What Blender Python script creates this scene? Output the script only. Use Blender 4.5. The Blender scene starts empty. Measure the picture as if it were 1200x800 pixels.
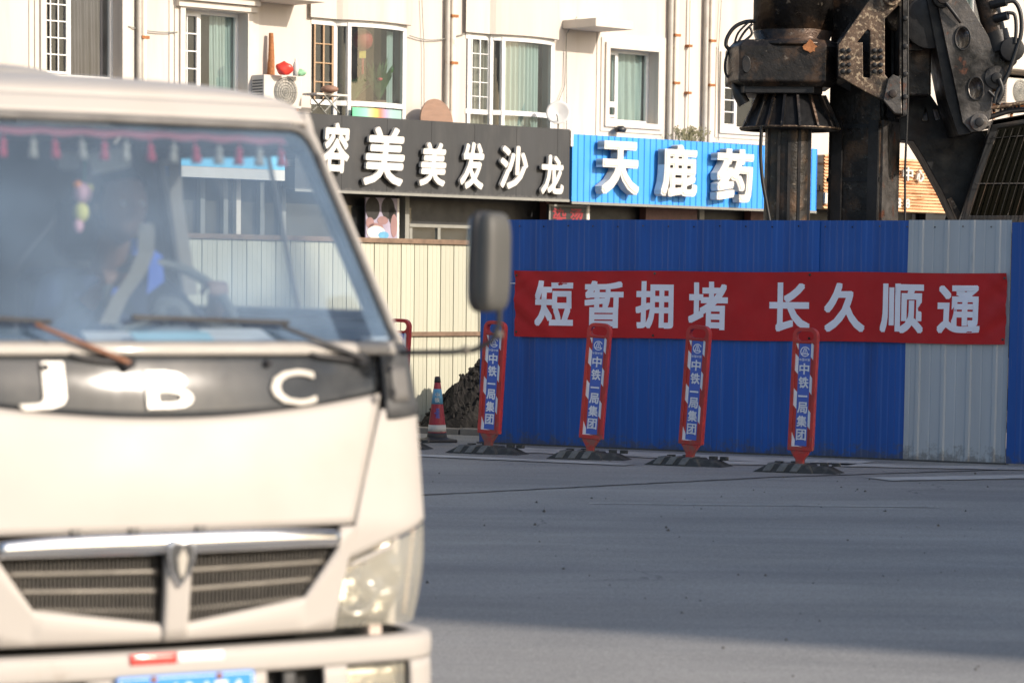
import bpy, bmesh, math, random
from mathutils import Vector, Matrix, noise
from mathutils.geometry import tessellate_polygon
random.seed(7)
S = bpy.context.scene
COL = S.collection
R = math.radians
PI = math.pi

# ------------------------------------------------------------------ camera, sky, sun
F = 3500.0                                   # focal length in 1200-px units (105 mm on a 36 mm sensor)
CAM = Vector((0, 0, 1.7))
ROT = (Matrix.Rotation(R(90 - 5.4), 4, 'X') @ Matrix.Rotation(R(0.69), 4, 'Z'))
cd = bpy.data.cameras.new("camera"); cam = bpy.data.objects.new("camera", cd); COL.objects.link(cam)
cam.matrix_world = Matrix.Translation(CAM) @ ROT
cd.lens = 105; cd.sensor_width = 36; cd.shift_y = 264 / 1200
cd.clip_start = .1; cd.clip_end = 3000
cd.dof.use_dof = True; cd.dof.focus_distance = 33.0; cd.dof.aperture_fstop = 4.2
S.camera = cam
SUN_AZ, SUN_EL = 125, 25                      # degrees clockwise from +Y, above the horizon
W = bpy.data.worlds.new("World"); S.world = W; W.use_nodes = True
nt = W.node_tree; nt.nodes.clear()
sky = nt.nodes.new('ShaderNodeTexSky'); sky.sky_type = 'NISHITA'; sky.sun_disc = False
sky.sun_elevation = R(SUN_EL); sky.sun_rotation = R(SUN_AZ); sky.air_density = 1.0; sky.dust_density = 2.2; sky.ozone_density = 1.0
bg = nt.nodes.new('ShaderNodeBackground'); bg.inputs[1].default_value = .145
wo = nt.nodes.new('ShaderNodeOutputWorld')
nt.links.new(sky.outputs[0], bg.inputs[0]); nt.links.new(bg.outputs[0], wo.inputs[0])
sl = bpy.data.lights.new("sun", 'SUN'); sl.energy = 4.2; sl.angle = R(.9); sl.color = (1, .89, .77)
so = bpy.data.objects.new("sun", sl); COL.objects.link(so)
sdir = Vector((math.sin(R(SUN_AZ)) * math.cos(R(SUN_EL)), math.cos(R(SUN_AZ)) * math.cos(R(SUN_EL)), math.sin(R(SUN_EL))))
so.rotation_euler = sdir.to_track_quat('Z', 'Y').to_euler(); so.location = sdir * 60
S.view_settings.view_transform = 'Standard'; S.view_settings.look = 'None'
S.view_settings.exposure = .35; S.view_settings.gamma = 1; S.view_settings.use_curve_mapping = False
S.cycles.max_bounces = 8; S.cycles.transparent_max_bounces = 16

# ------------------------------------------------------------------ measuring helpers
def ray(px, py):
    return ROT.to_3x3() @ Vector(((px - 600) / F, (664 - py) / F, -1))
def at(px, py, Y):
    d = ray(px, py); return CAM + d * (Y / d.y)
def hit(px, py, P0, n):
    d = ray(px, py); return CAM + d * ((P0 - CAM).dot(n) / d.dot(n))
def ground(px, py, z=0):
    return hit(px, py, Vector((0, 0, z)), Vector((0, 0, 1)))

# ------------------------------------------------------------------ mesh helpers
class MB:
    def __init__(s): s.v = []; s.f = []; s.sm = []; s.m = []; s.mi = 0
    def add(s, vs, fs, smooth=False):
        o = len(s.v); s.v += [Vector(p) for p in vs]
        for f in fs: s.f.append(tuple(i + o for i in f)); s.sm.append(smooth); s.m.append(s.mi)
        return s
    def box(s, a, b, M=None):
        (x0, y0, z0), (x1, y1, z1) = a, b
        vs = [Vector(p) for p in [(x0,y0,z0),(x1,y0,z0),(x1,y1,z0),(x0,y1,z0),(x0,y0,z1),(x1,y0,z1),(x1,y1,z1),(x0,y1,z1)]]
        if M: vs = [M @ v for v in vs]
        return s.add(vs, [(0,3,2,1),(4,5,6,7),(0,1,5,4),(1,2,6,5),(2,3,7,6),(3,0,4,7)])
    def tube(s, pts, r, n=10, cap=True, r2=None):
        pts = [Vector(p) for p in pts]; vs = []; fs = []; k = len(pts)
        up = Vector((0, 0, 1)); prev = None
        for i, p in enumerate(pts):
            t = (pts[min(i+1, k-1)] - pts[max(i-1, 0)]).normalized()
            if prev is None: a = t.cross(up if abs(t.z) < .9 else Vector((1, 0, 0))).normalized()
            else: a = (prev - t * prev.dot(t)).normalized()
            prev = a; b = t.cross(a)
            rr = r if r2 is None else r + (r2 - r) * i / (k - 1)
            if isinstance(r, (list, tuple)): rr = r[i]
            for j in range(n):
                an = 2 * PI * j / n; vs.append(p + (a * math.cos(an) + b * math.sin(an)) * rr)
        for i in range(k - 1):
            for j in range(n):
                fs.append((i*n+j, i*n+(j+1) % n, (i+1)*n+(j+1) % n, (i+1)*n+j))
        s.add(vs, fs, True)
        if cap:
            s.add(vs[:n], [tuple(range(n))][::-1]); s.add(vs[-n:], [tuple(range(n))])
        return s
    def lathe(s, prof, n=24, c=(0, 0, 0), ax=None, smooth=True):
        c = Vector(c); vs = []; fs = []
        M = Vector((0, 0, 1)).rotation_difference(Vector(ax)).to_matrix() if ax is not None else Matrix.Identity(3)
        for r, z in prof:
            for j in range(n):
                a = 2 * PI * j / n; vs.append(c + M @ Vector((r * math.cos(a), r * math.sin(a), z)))
        for i in range(len(prof) - 1):
            for j in range(n): fs.append((i*n+j, i*n+(j+1) % n, (i+1)*n+(j+1) % n, (i+1)*n+j))
        return s.add(vs, fs, smooth)
    def poly(s, outer, holes, fn, d0, d1):
        """extrude a flat polygon with holes; fn(a, b, d) -> 3D point"""
        loops = [[Vector((p[0], p[1], 0)) for p in lp] for lp in [outer] + list(holes)]
        flat = [p for lp in loops for p in lp]; n = len(flat)
        tris = tessellate_polygon(loops)
        vs = [fn(p.x, p.y, d0) for p in flat] + [fn(p.x, p.y, d1) for p in flat]
        fs = [tuple(t) for t in tris] + [tuple(i + n for i in t[::-1]) for t in tris]
        o = 0
        for lp in loops:
            k = len(lp)
            for i in range(k): fs.append((o+i, o+(i+1) % k, n+o+(i+1) % k, n+o+i))
            o += k
        return s.add(vs, fs)
    def grid(s, fn, nu, nv, smooth=True):
        vs = [fn(i / nu, j / nv) for j in range(nv + 1) for i in range(nu + 1)]
        fs = [(j*(nu+1)+i, j*(nu+1)+i+1, (j+1)*(nu+1)+i+1, (j+1)*(nu+1)+i) for j in range(nv) for i in range(nu)]
        return s.add(vs, fs, smooth)
    def build(s, name, mat, parent=None, M=None, bevel=0, solid=0, recalc=True, seg=2):
        me = bpy.data.meshes.new(name)
        vs = s.v if M is None else [M @ v for v in s.v]
        me.from_pydata([tuple(v) for v in vs], [], s.f)
        me.polygons.foreach_set('use_smooth', s.sm)
        mats = mat if isinstance(mat, (list, tuple)) else [mat]
        for m in mats: me.materials.append(m)
        if len(mats) > 1: me.polygons.foreach_set('material_index', s.m)
        me.validate()
        if recalc:
            bm = bmesh.new(); bm.from_mesh(me); bmesh.ops.recalc_face_normals(bm, faces=bm.faces); bm.to_mesh(me); bm.free()
        me.update()
        o = bpy.data.objects.new(name, me); COL.objects.link(o)
        if parent: o.parent = parent
        if bevel:
            b = o.modifiers.new('b', 'BEVEL'); b.width = bevel; b.segments = seg; b.limit_method = 'ANGLE'; b.angle_limit = R(40)
        if solid:
            m = o.modifiers.new('s', 'SOLIDIFY'); m.thickness = solid; m.offset = 0
        return o
def Box(name, mat, parent, a, b, M=None, bevel=0):
    lo = tuple(min(p, q) for p, q in zip(a, b)); hi = tuple(max(p, q) for p, q in zip(a, b))
    return MB().box(lo, hi).build(name, mat, parent, M, bevel)
def thing(name, label, cat, loc=(0, 0, 0), rz=0, group=None, rot=None):
    o = bpy.data.objects.new(name, None); COL.objects.link(o); o.location = loc
    o.rotation_euler = rot if rot else (0, 0, rz)
    o.empty_display_size = .1
    return tag(o, label, cat, group)
def tag(o, label, cat=None, group=None):
    o['label'] = label
    if cat: o['category'] = cat
    if group: o['group'] = group
    return o
def struct(o): o['kind'] = 'structure'; return o
def stuff(o): o['kind'] = 'stuff'; return o
def copy_tree(o, parent=None):
    c = o.copy(); COL.objects.link(c); c.parent = parent
    for ch in o.children: copy_tree(ch, c)
    return c
def lin(c): return tuple(((x / 255) / 12.92 if x / 255 <= .04045 else ((x / 255 + .055) / 1.055) ** 2.4) for x in c)

# text: one character of the built-in face as a mesh, fitted to a box
_cc = {}
def char_mesh(body, bold=0.0, depth=0.0, bevel=0.0, res=3):
    k = (body, bold, depth, bevel, res)
    if k in _cc: return _cc[k]
    c = bpy.data.curves.new('t', 'FONT'); c.body = body; c.offset = bold; c.extrude = depth; c.bevel_depth = bevel
    c.resolution_u = res; c.bevel_resolution = 1
    o = bpy.data.objects.new('t', c); COL.objects.link(o)
    bpy.context.view_layer.update()
    dg = bpy.context.evaluated_depsgraph_get(); me = o.evaluated_get(dg).to_mesh()
    vs = [v.co.copy() for v in me.vertices]; fs = [tuple(p.vertices) for p in me.polygons]
    o.evaluated_get(dg).to_mesh_clear()
    bpy.data.objects.remove(o); bpy.data.curves.remove(c)
    _cc[k] = (vs, fs); return _cc[k]
def text_to(mb, body, fn, x0, x1, z0, z1, d=.002, bold=.02, bevel=0, tight=True, slant=0, round_=0):
    """fit body's outline to [x0,x1]x[z0,z1]; fn(x, z, out) -> point; out>0 is proud of the face"""
    vs, fs = char_mesh(body, 0, .05, 0, 3)
    ax = min(v.x for v in vs); bx = max(v.x for v in vs); az = min(v.y for v in vs); bz = max(v.y for v in vs)
    if not tight: ax, bx, az, bz = 0, 1, -.1, .88
    dz0 = min(v.z for v in vs); dz1 = max(v.z for v in vs)
    # the face is drawn heavier by stamping it a few times round a small circle, each stamp a hair lower
    K = 8 if bold > 0 else 0
    for k in range(-1, K):
        ox, oy = (0, 0) if k < 0 else (bold * math.cos(2*PI*k/K), bold * math.sin(2*PI*k/K)) if round_ else (bold * (1, 1, 0, -1, -1, -1, 0, 1)[k], bold * (0, 1, 1, 1, 0, -1, -1, -1)[k])
        out = []; sx = (bx - ax) + 2*bold; sz = (bz - az) + 2*bold
        for v in vs:
            u = (v.x + ox - ax + bold) / sx; w = (v.y + oy - az + bold) / sz
            dd = max(.00015, d * .012) * (k + 1) if v.z > (dz0 + dz1) / 2 else 0   # (seen only as one flat face)
            out.append(fn(x0 + (x1 - x0) * (u + slant * (w - .5)), z0 + (z1 - z0) * w, d * (v.z - dz0) / (dz1 - dz0) + .001 - min(dd, d * .4)))
        mb.add(out, fs)

# ------------------------------------------------------------------ materials
def mat(name, col, rough=.6, metal=0, var=.12, scale=4, bump=0, bscale=80, col2=None, c2scale=2, c2lo=.55, c2hi=.65,
        spec=.5, coat=0, stretch=(1, 1, 1), rvar=.1, col3=None, c3scale=9, c3lo=.6, c3hi=.7, alpha=None, emit=None):
    m = bpy.data.materials.new(name); m.use_nodes = True; t = m.node_tree; N = t.nodes; L = t.links
    b = N['Principled BSDF']; b.inputs['Roughness'].default_value = rough; b.inputs['Metallic'].default_value = metal
    b.inputs['Specular IOR Level'].default_value = spec; b.inputs['Coat Weight'].default_value = coat
    b.inputs['Coat Roughness'].default_value = .06
    tc = N.new('ShaderNodeTexCoord'); mp = N.new('ShaderNodeMapping'); mp.inputs['Scale'].default_value = stretch
    L.new(tc.outputs['Object'], mp.inputs[0])
    def nz(sc, det=6):
        n = N.new('ShaderNodeTexNoise'); n.inputs['Scale'].default_value = sc; n.inputs['Detail'].default_value = det
        n.inputs['Roughness'].default_value = .6; L.new(mp.outputs[0], n.inputs[0]); return n
    def mixc(fac, a, bb):
        x = N.new('ShaderNodeMix'); x.data_type = 'RGBA'
        L.new(fac, x.inputs['Factor'])
        for s_, i in ((a, 6), (bb, 7)):
            if isinstance(s_, tuple): x.inputs[i].default_value = (*s_[:3], 1)
            else: L.new(s_, x.inputs[i])
        return x.outputs[2]
    def rng(sock, lo, hi, a=0, bb=1):
        r = N.new('ShaderNodeMapRange'); r.inputs[1].default_value = lo; r.inputs[2].default_value = hi
        r.inputs[3].default_value = a; r.inputs[4].default_value = bb; L.new(sock, r.inputs[0]); return r.outputs[0]
    n1 = nz(scale)
    lo = tuple(max(0, c * (1 - var)) for c in col); hi = tuple(min(1, c * (1 + var)) for c in col)
    c = mixc(rng(n1.outputs[0], .3, .7), lo, hi)
    if col2 is not None: c = mixc(rng(nz(c2scale, 8).outputs[0], c2lo, c2hi), c, tuple(col2))
    if col3 is not None: c = mixc(rng(nz(c3scale, 8).outputs[0], c3lo, c3hi), c, tuple(col3))
    L.new(c, b.inputs['Base Color'])
    L.new(rng(nz(scale * 2.3).outputs[0], .3, .7, max(0.02, rough - rvar), min(1, rough + rvar)), b.inputs['Roughness'])
    if bump:
        bp = N.new('ShaderNodeBump'); bp.inputs['Strength'].default_value = min(1, bump); bp.inputs['Distance'].default_value = .01 * max(1, bump)
        L.new(nz(bscale, 4).outputs[0], bp.inputs['Height']); L.new(bp.outputs[0], b.inputs['Normal'])
    if alpha is not None: b.inputs['Alpha'].default_value = alpha
    if emit: b.inputs['Emission Color'].default_value = (*emit[0], 1); b.inputs['Emission Strength'].default_value = emit[1]
    return m
def glass(name, tint, refl=1.0, dust_haze=0.0, foot=None, dust_haze_col=(.6, .62, .65), rough=.01, ior=1.52):
    m = bpy.data.materials.new(name); m.use_nodes = True; t = m.node_tree; N = t.nodes; L = t.links; N.clear()
    tr = N.new('ShaderNodeBsdfTransparent'); tr.inputs[0].default_value = (*tint, 1)
    gl = N.new('ShaderNodeBsdfGlossy'); gl.inputs['Roughness'].default_value = rough
    gl.inputs[0].default_value = (refl, refl, refl, 1)
    lw = N.new('ShaderNodeLayerWeight'); lw.inputs[0].default_value = .5            # Schlick reflectance, the same from both sides of the pane
    pw = N.new('ShaderNodeMath'); pw.operation = 'POWER'; L.new(lw.outputs['Facing'], pw.inputs[0]); pw.inputs[1].default_value = 5
    f0 = ((ior - 1) / (ior + 1)) ** 2 * 1.9
    fr = N.new('ShaderNodeMath'); fr.operation = 'MULTIPLY_ADD'; L.new(pw.outputs[0], fr.inputs[0]); fr.inputs[1].default_value = 1 - f0; fr.inputs[2].default_value = f0
    mx = N.new('ShaderNodeMixShader'); L.new(fr.outputs[0], mx.inputs[0]); L.new(tr.outputs[0], mx.inputs[1]); L.new(gl.outputs[0], mx.inputs[2])
    out = N.new('ShaderNodeOutputMaterial'); last = mx
    if dust_haze:
        df = N.new('ShaderNodeBsdfDiffuse'); df.inputs[0].default_value = (*dust_haze_col, 1)
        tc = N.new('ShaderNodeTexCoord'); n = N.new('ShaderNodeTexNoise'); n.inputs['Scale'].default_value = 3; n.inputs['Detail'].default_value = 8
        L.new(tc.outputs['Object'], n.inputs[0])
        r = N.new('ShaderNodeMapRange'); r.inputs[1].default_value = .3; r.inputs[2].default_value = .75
        r.inputs[3].default_value = dust_haze * .6; r.inputs[4].default_value = dust_haze * 1.5; L.new(n.outputs[0], r.inputs[0])
        if foot:                                     # road film and the sky haze painted into it thicken towards the foot
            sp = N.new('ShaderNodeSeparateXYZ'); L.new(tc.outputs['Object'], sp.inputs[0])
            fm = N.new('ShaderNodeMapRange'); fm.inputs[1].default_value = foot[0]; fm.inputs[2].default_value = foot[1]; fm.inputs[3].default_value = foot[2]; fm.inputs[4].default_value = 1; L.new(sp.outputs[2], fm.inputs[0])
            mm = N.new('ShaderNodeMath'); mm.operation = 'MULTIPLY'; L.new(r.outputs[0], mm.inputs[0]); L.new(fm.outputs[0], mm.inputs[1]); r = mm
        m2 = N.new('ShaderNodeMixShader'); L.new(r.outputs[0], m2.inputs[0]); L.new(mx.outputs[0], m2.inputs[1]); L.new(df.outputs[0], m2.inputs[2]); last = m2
    L.new(last.outputs[0], out.inputs[0]); return m

M = {}
M['wall'] = mat('cream_render', (.56, .507, .455), .85, var=.07, scale=1.2, bump=.25, bscale=40, col2=(.47, .41, .34), c2scale=1.4, c2lo=.52, c2hi=.78, stretch=(1.4, 1.4, .16))
M['trim'] = mat('cream_moulding', (.58, .53, .47), .7, var=.05, scale=3, col2=(.6, .52, .42), c2scale=5, c2lo=.62, c2hi=.8)
M['upvc'] = mat('white_window_plastic', (.66, .66, .65), .4, var=.04)
M['wood_bar'] = mat('tan_glazing_bar', (.45, .30, .18), .6)
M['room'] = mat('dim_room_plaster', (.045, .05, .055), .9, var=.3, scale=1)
M['curtain'] = mat('pale_green_curtain', (.42, .50, .47), .9, var=.15, scale=2, stretch=(6, 6, .3))
M['curtain2'] = mat('beige_net_curtain', (.50, .45, .38), .9, var=.2, scale=2, stretch=(6, 6, .3))
M['darkcurt'] = mat('dark_violet_curtain', (.10, .075, .085), .9, var=.3, scale=2, stretch=(5, 5, .3))
M['wglass'] = glass('window_glass', (.66, .73, .73), .75, dust_haze=.035, ior=1.5)
M['pipe'] = mat('grey_drainpipe', (.42, .40, .36), .6, var=.15, col2=(.33, .24, .17), c2scale=6, c2lo=.62, c2hi=.75)
M['pipew'] = mat('cream_drainpipe', (.74, .66, .56), .6, var=.1, col2=(.5, .3, .16), c2scale=5, c2lo=.66, c2hi=.78)
M['rust'] = mat('rust', (.30, .12, .045), .9, var=.4, scale=20, bump=.3)
M['signblack'] = mat('charcoal_sign_sheet', (.029, .031, .034), .55, var=.2, scale=1.5, col2=(.055, .055, .055), c2scale=2.5, c2lo=.5, c2hi=.8, stretch=(1, 1, .25))
M['signblue'] = mat('sky_blue_sign_sheet', (.045, .30, .80), .45, var=.06, scale=2, stretch=(1, 1, .3), col2=(.09, .33, .74), c2scale=3, c2lo=.55, c2hi=.8)
M['letter'] = mat('white_acrylic_letter', (.62, .60, .56), .45, var=.06, scale=3, col2=(.55, .5, .44), c2scale=4, c2lo=.62, c2hi=.8)
M['slat'] = mat('rusty_orange_slats', (.66, .42, .24), .7, var=.2, scale=6, col2=(.36, .14, .05), c2scale=3, c2lo=.5, c2hi=.62, stretch=(.5, .5, 3))
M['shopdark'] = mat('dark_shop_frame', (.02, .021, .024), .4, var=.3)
M['shopred'] = mat('maroon_shop_tiles', (.10, .045, .04), .5, var=.3, scale=5)
M['shopgrey'] = mat('grey_shop_frame', (.22, .22, .2), .6)
M['ledred'] = mat('unlit_red_led', (.25, .02, .03), .5)
M['cream'] = mat('cream_steel_sheet', (.50, .49, .385), .5, var=.06, scale=2, col2=(.43, .41, .30), c2scale=3, c2lo=.55, c2hi=.8, stretch=(1, 1, .2))
M['rail'] = mat('brown_rail', (.20, .13, .085), .7, var=.25, scale=12)
M['fblue'] = mat('blue_steel_sheet', (.006, .082, .37), .42, var=.14, scale=1.3, stretch=(2.5, 2.5, .25), col2=(.012, .085, .34), c2scale=5, c2lo=.6, c2hi=.8, col3=(.005, .055, .26), c3scale=1.1, c3lo=.5, c3hi=.75)
M['fgrey'] = mat('pale_grey_steel_sheet', (.40, .44, .48), .42, var=.08, scale=1.3, stretch=(2.5, 2.5, .25), col2=(.22, .24, .26), c2scale=7, c2lo=.66, c2hi=.8)
M['banner'] = mat('red_banner_cloth', (.45, .008, .010), .65, var=.12, scale=2, bump=.15, bscale=5)
M['btext'] = mat('white_banner_print', (.80, .82, .92), .7, var=.03)
M['dred'] = mat('red_plastic', (.42, .035, .03), .4, var=.15, scale=6, col2=(.24, .03, .028), c2scale=8, c2lo=.55, c2hi=.75)
M['dblue'] = mat('blue_print_film', (.06, .12, .47), .45, var=.1)
M['dwhite'] = mat('white_reflective_film', (.74, .76, .82), .4, var=.08)
M['rubber'] = mat('black_rubber', (.035, .037, .037), .75, var=.3, scale=14, bump=.3, col2=(.10, .10, .095), c2scale=9, c2lo=.55, c2hi=.75)
M['rubwear'] = mat('scuffed_rubber', (.12, .125, .125), .8, var=.3, scale=14, bump=.3)
M['conered'] = mat('cone_red', (.30, .02, .04), .5, var=.15, scale=8)
M['coneblk'] = mat('cone_black', (.03, .03, .035), .6, var=.2, scale=8)
M['conewht'] = mat('cone_white_band', (.5, .5, .48), .5, var=.15, scale=8)
M['coneblue'] = mat('cone_blue_band', (.10, .30, .48), .4, var=.15, scale=8)
M['soil'] = mat('dark_spoil', (.015, .0128, .011), 1, var=.5, scale=8, bump=1, bscale=14)
M['pave'] = mat('dusty_pavement', (.22, .20, .17), .9, var=.2, scale=1.5, bump=.3, bscale=30)
M['kerb'] = mat('worn_kerb_concrete', (.17, .16, .145), .9, var=.2, scale=4, bump=.3)
M['paint'] = mat('worn_road_paint', (.48, .47, .45), .85, var=.2, scale=2.5, stretch=(.6, 1, 1), col2=(.28, .275, .265), c2scale=2.2, c2lo=.5, c2hi=.68)
M['paint2'] = mat('road_paint_line', (.50, .49, .47), .8, var=.25, scale=6, col2=(.28, .275, .265), c2scale=3, c2lo=.5, c2hi=.6)
M['tar'] = mat('tar_filled_joint', (.022, .022, .024), .8, var=.3)
M['pebble'] = mat('grit', (.09, .085, .08), .9, var=.5, scale=30)
M['steel'] = mat('greasy_black_steel', (.019, .0165, .015), .40, metal=.35, var=.6, scale=3, bump=.9, bscale=14, col2=(.085, .050, .030), c2scale=2.6, c2lo=.50, c2hi=.64, col3=(.16, .135, .11), c3scale=11, c3lo=.62, c3hi=.70, rvar=.2)
M['steeld'] = mat('black_rig_steel', (.012, .012, .013), .5, metal=.2, var=.5, scale=3, bump=.4, bscale=9, col2=(.04, .027, .02), c2scale=2, c2lo=.55, c2hi=.7, rvar=.15)
M['steelr'] = mat('rusty_flaked_steel', (.11, .072, .048), .5, metal=.3, var=.4, scale=6, bump=.9, bscale=18, col2=(.36, .28, .19), c2scale=24, c2lo=.52, c2hi=.60, col3=(.025, .02, .016), c3scale=2.6, c3lo=.47, c3hi=.62, rvar=.2)
M['steelg'] = mat('scraped_grey_steel', (.10, .092, .086), .45, metal=.5, var=.4, scale=3, bump=.9, bscale=12, col2=(.014, .013, .012), c2scale=1.6, c2lo=.44, c2hi=.56, col3=(.15, .06, .035), c3scale=5, c3lo=.60, c3hi=.70, rvar=.2)
M['hose'] = mat('hose_rubber', (.012, .012, .013), .45, var=.3)
M['cabglass'] = glass('dark_cab_glass', (.06, .10, .10), .10, dust_haze=0)
M['vpaint'] = mat('dusty_white_truck_paint', (.412, .385, .358), .5, var=.035, scale=1.5, coat=.0, spec=.35, col2=(.375, .343, .305), c2scale=2.2, c2lo=.55, c2hi=.85, rvar=.05)
M['vpaintd'] = mat('grimy_white_truck_paint', (.365, .34, .308), .5, var=.08, scale=4, coat=.2, col2=(.33, .28, .21), c2scale=4, c2lo=.55, c2hi=.8)
M['vblack'] = mat('glossy_black_nose_panel', (.045, .05, .057), .12, var=.3, scale=4, coat=.0, spec=.4, rvar=.03, col2=(.12, .118, .115), c2scale=2.2, c2lo=.45, c2hi=.75)
M['vplast'] = mat('faded_black_plastic', (.055, .056, .058), .6, var=.25, scale=8)
M['vseal'] = mat('grey_rubber_seal', (.13, .125, .12), .6, var=.2, scale=8)
M['chrome'] = mat('chrome', (.75, .76, .78), .13, metal=1, var=.05, rvar=.05)
M['chromed'] = mat('dull_slat', (.13, .118, .10), .45, metal=.3, var=.15)
M['fin'] = mat('dark_grille_fin', (.045, .04, .034), .6, var=.4, scale=20)
M['marker'] = mat('pale_marker_plastic', (.6, .5, .44), .3)
M['vhole'] = mat('dark_cavity', (.012, .012, .012), .8)
M['mesh'] = mat('dusty_radiator_mesh', (.022, .018, .015), .8, var=.5, scale=30)
M['vletter'] = mat('white_badge_letter', (.44, .41, .36), .3, var=.04, coat=.3)
M['plate'] = mat('blue_plate', (.03, .24, .72), .4, var=.06)
M['platetext'] = mat('white_plate_text', (.7, .72, .75), .5)
M['redtape'] = mat('red_reflective_tape', (.62, .06, .05), .3, var=.1, coat=.4)
M['whitetape'] = mat('white_reflective_tape', (.80, .79, .76), .25, coat=.5)
M['lens'] = glass('headlight_lens', (.93, .92, .87), 1, dust_haze=.34, dust_haze_col=(.50, .48, .41), rough=.05)
M['reflector'] = mat('headlight_reflector', (.50, .48, .42), .2, metal=.9, var=.2, scale=12, bump=.6, bscale=40, rvar=.1)
M['wsglass'] = glass('dusty_sky_haze_windscreen', (.60, .66, .70), 1.0, dust_haze=.105, foot=(1.52, 1.80, 1.6), dust_haze_col=(.44, .66, .96), rough=.0)  # blue haze colour paints the sky's reflection into the film
M['sglass'] = glass('shade_tinted_side_glass', (.66, .70, .74), 1.0, dust_haze=.04)  # tint also stands in for the shadow on the fence seen through it
M['dash'] = mat('grey_dashboard', (.26, .28, .29), .7, var=.15)
M['seat'] = mat('dark_blue_seat', (.035, .045, .07), .9, var=.2)
M['liner'] = mat('dark_cab_liner', (.05, .055, .065), .9, var=.2)
M['beige'] = mat('beige_strap', (.22, .205, .18), .8)
M['wheelrim'] = mat('grey_steering_wheel', (.13, .135, .13), .45)
M['pinkband'] = mat('pink_fringe_band', (.34, .10, .13), .9)
M['tasred'] = mat('red_tassel', (.40, .04, .08), .9)
M['taswht'] = mat('cream_tassel', (.36, .34, .30), .9)
M['wiper'] = mat('wiper_black', (.025, .025, .028), .5)
M['wiperrust'] = mat('rusty_wiper_arm', (.20, .09, .05), .7, var=.3, scale=20)
M['tyre'] = mat('tyre_rubber', (.03, .03, .03), .85)
M['skin'] = mat('skin', (.24, .135, .095), .6, var=.08)
M['hair'] = mat('black_hair', (.012, .011, .011), .6)
M['jacket'] = mat('navy_jacket', (.03, .045, .10), .85, var=.3, scale=5)
M['jblue'] = mat('bright_blue_jacket_panel', (.08, .16, .60), .8, var=.1)

def weather(m, mudcol, top=.55, tone=.10, streak=.25):
    """splashed mud along the foot, pale run marks, and a slightly different tone for every sheet"""
    t = m.node_tree; N = t.nodes; L = t.links; b = N['Principled BSDF']; src = b.inputs['Base Color'].links[0].from_socket
    tc = N.new('ShaderNodeTexCoord'); sp = N.new('ShaderNodeSeparateXYZ'); L.new(tc.outputs['Object'], sp.inputs[0])
    oi = N.new('ShaderNodeObjectInfo')
    mr = N.new('ShaderNodeMapRange'); mr.inputs[3].default_value = 1 - tone; mr.inputs[4].default_value = 1 + tone; L.new(oi.outputs['Random'], mr.inputs[0])
    hv = N.new('ShaderNodeVectorMath'); hv.operation = 'SCALE'; L.new(src, hv.inputs[0]); L.new(mr.outputs[0], hv.inputs['Scale'])
    n = N.new('ShaderNodeTexNoise'); n.inputs['Scale'].default_value = 9; n.inputs['Detail'].default_value = 9; n.inputs['Roughness'].default_value = .7
    ad = N.new('ShaderNodeVectorMath'); ad.operation = 'ADD'; cb = N.new('ShaderNodeCombineXYZ'); mu = N.new('ShaderNodeMath'); mu.operation = 'MULTIPLY'; mu.inputs[1].default_value = 37
    L.new(oi.outputs['Random'], mu.inputs[0]); L.new(mu.outputs[0], cb.inputs[0]); L.new(tc.outputs['Object'], ad.inputs[0]); L.new(cb.outputs[0], ad.inputs[1]); L.new(ad.outputs[0], n.inputs[0])
    h = N.new('ShaderNodeMapRange'); h.inputs[1].default_value = 0; h.inputs[2].default_value = top; h.inputs[3].default_value = .34; h.inputs[4].default_value = .78; L.new(sp.outputs[2], h.inputs[0])
    gt = N.new('ShaderNodeMath'); gt.operation = 'SUBTRACT'; L.new(n.outputs[0], gt.inputs[0]); L.new(h.outputs[0], gt.inputs[1])
    f = N.new('ShaderNodeMapRange'); f.inputs[1].default_value = 0; f.inputs[2].default_value = .14; f.inputs[4].default_value = .75; L.new(gt.outputs[0], f.inputs[0])
    x = N.new('ShaderNodeMix'); x.data_type = 'RGBA'; L.new(f.outputs[0], x.inputs[0]); L.new(hv.outputs[0], x.inputs[6]); x.inputs[7].default_value = (*mudcol, 1)
    mp = N.new('ShaderNodeMapping'); mp.inputs['Scale'].default_value = (60, 60, .7); L.new(ad.outputs[0], mp.inputs[0])
    n2 = N.new('ShaderNodeTexNoise'); n2.inputs['Scale'].default_value = 1; n2.inputs['Detail'].default_value = 4; L.new(mp.outputs[0], n2.inputs[0])
    f2 = N.new('ShaderNodeMapRange'); f2.inputs[1].default_value = .68; f2.inputs[2].default_value = .76; f2.inputs[4].default_value = streak; L.new(n2.outputs[0], f2.inputs[0])
    x2 = N.new('ShaderNodeMix'); x2.data_type = 'RGBA'; L.new(f2.outputs[0], x2.inputs[0]); L.new(x.outputs[2], x2.inputs[6]); x2.inputs[7].default_value = (.30, .33, .38, 1)
    L.new(x2.outputs[2], b.inputs['Base Color'])
weather(M['fblue'], (.055, .07, .11), .35); weather(M['fgrey'], (.16, .16, .155), .35, .05, .1); weather(M['cream'], (.30, .27, .2), .5, .06, .15)
weather(M['vpaint'], (.26, .215, .16), 1.1, 0, .10); weather(M['dred'], (.16, .11, .09), .7, .10, .15); weather(M['signblack'], (.09, .09, .09), .10, .10, .12)

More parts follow.
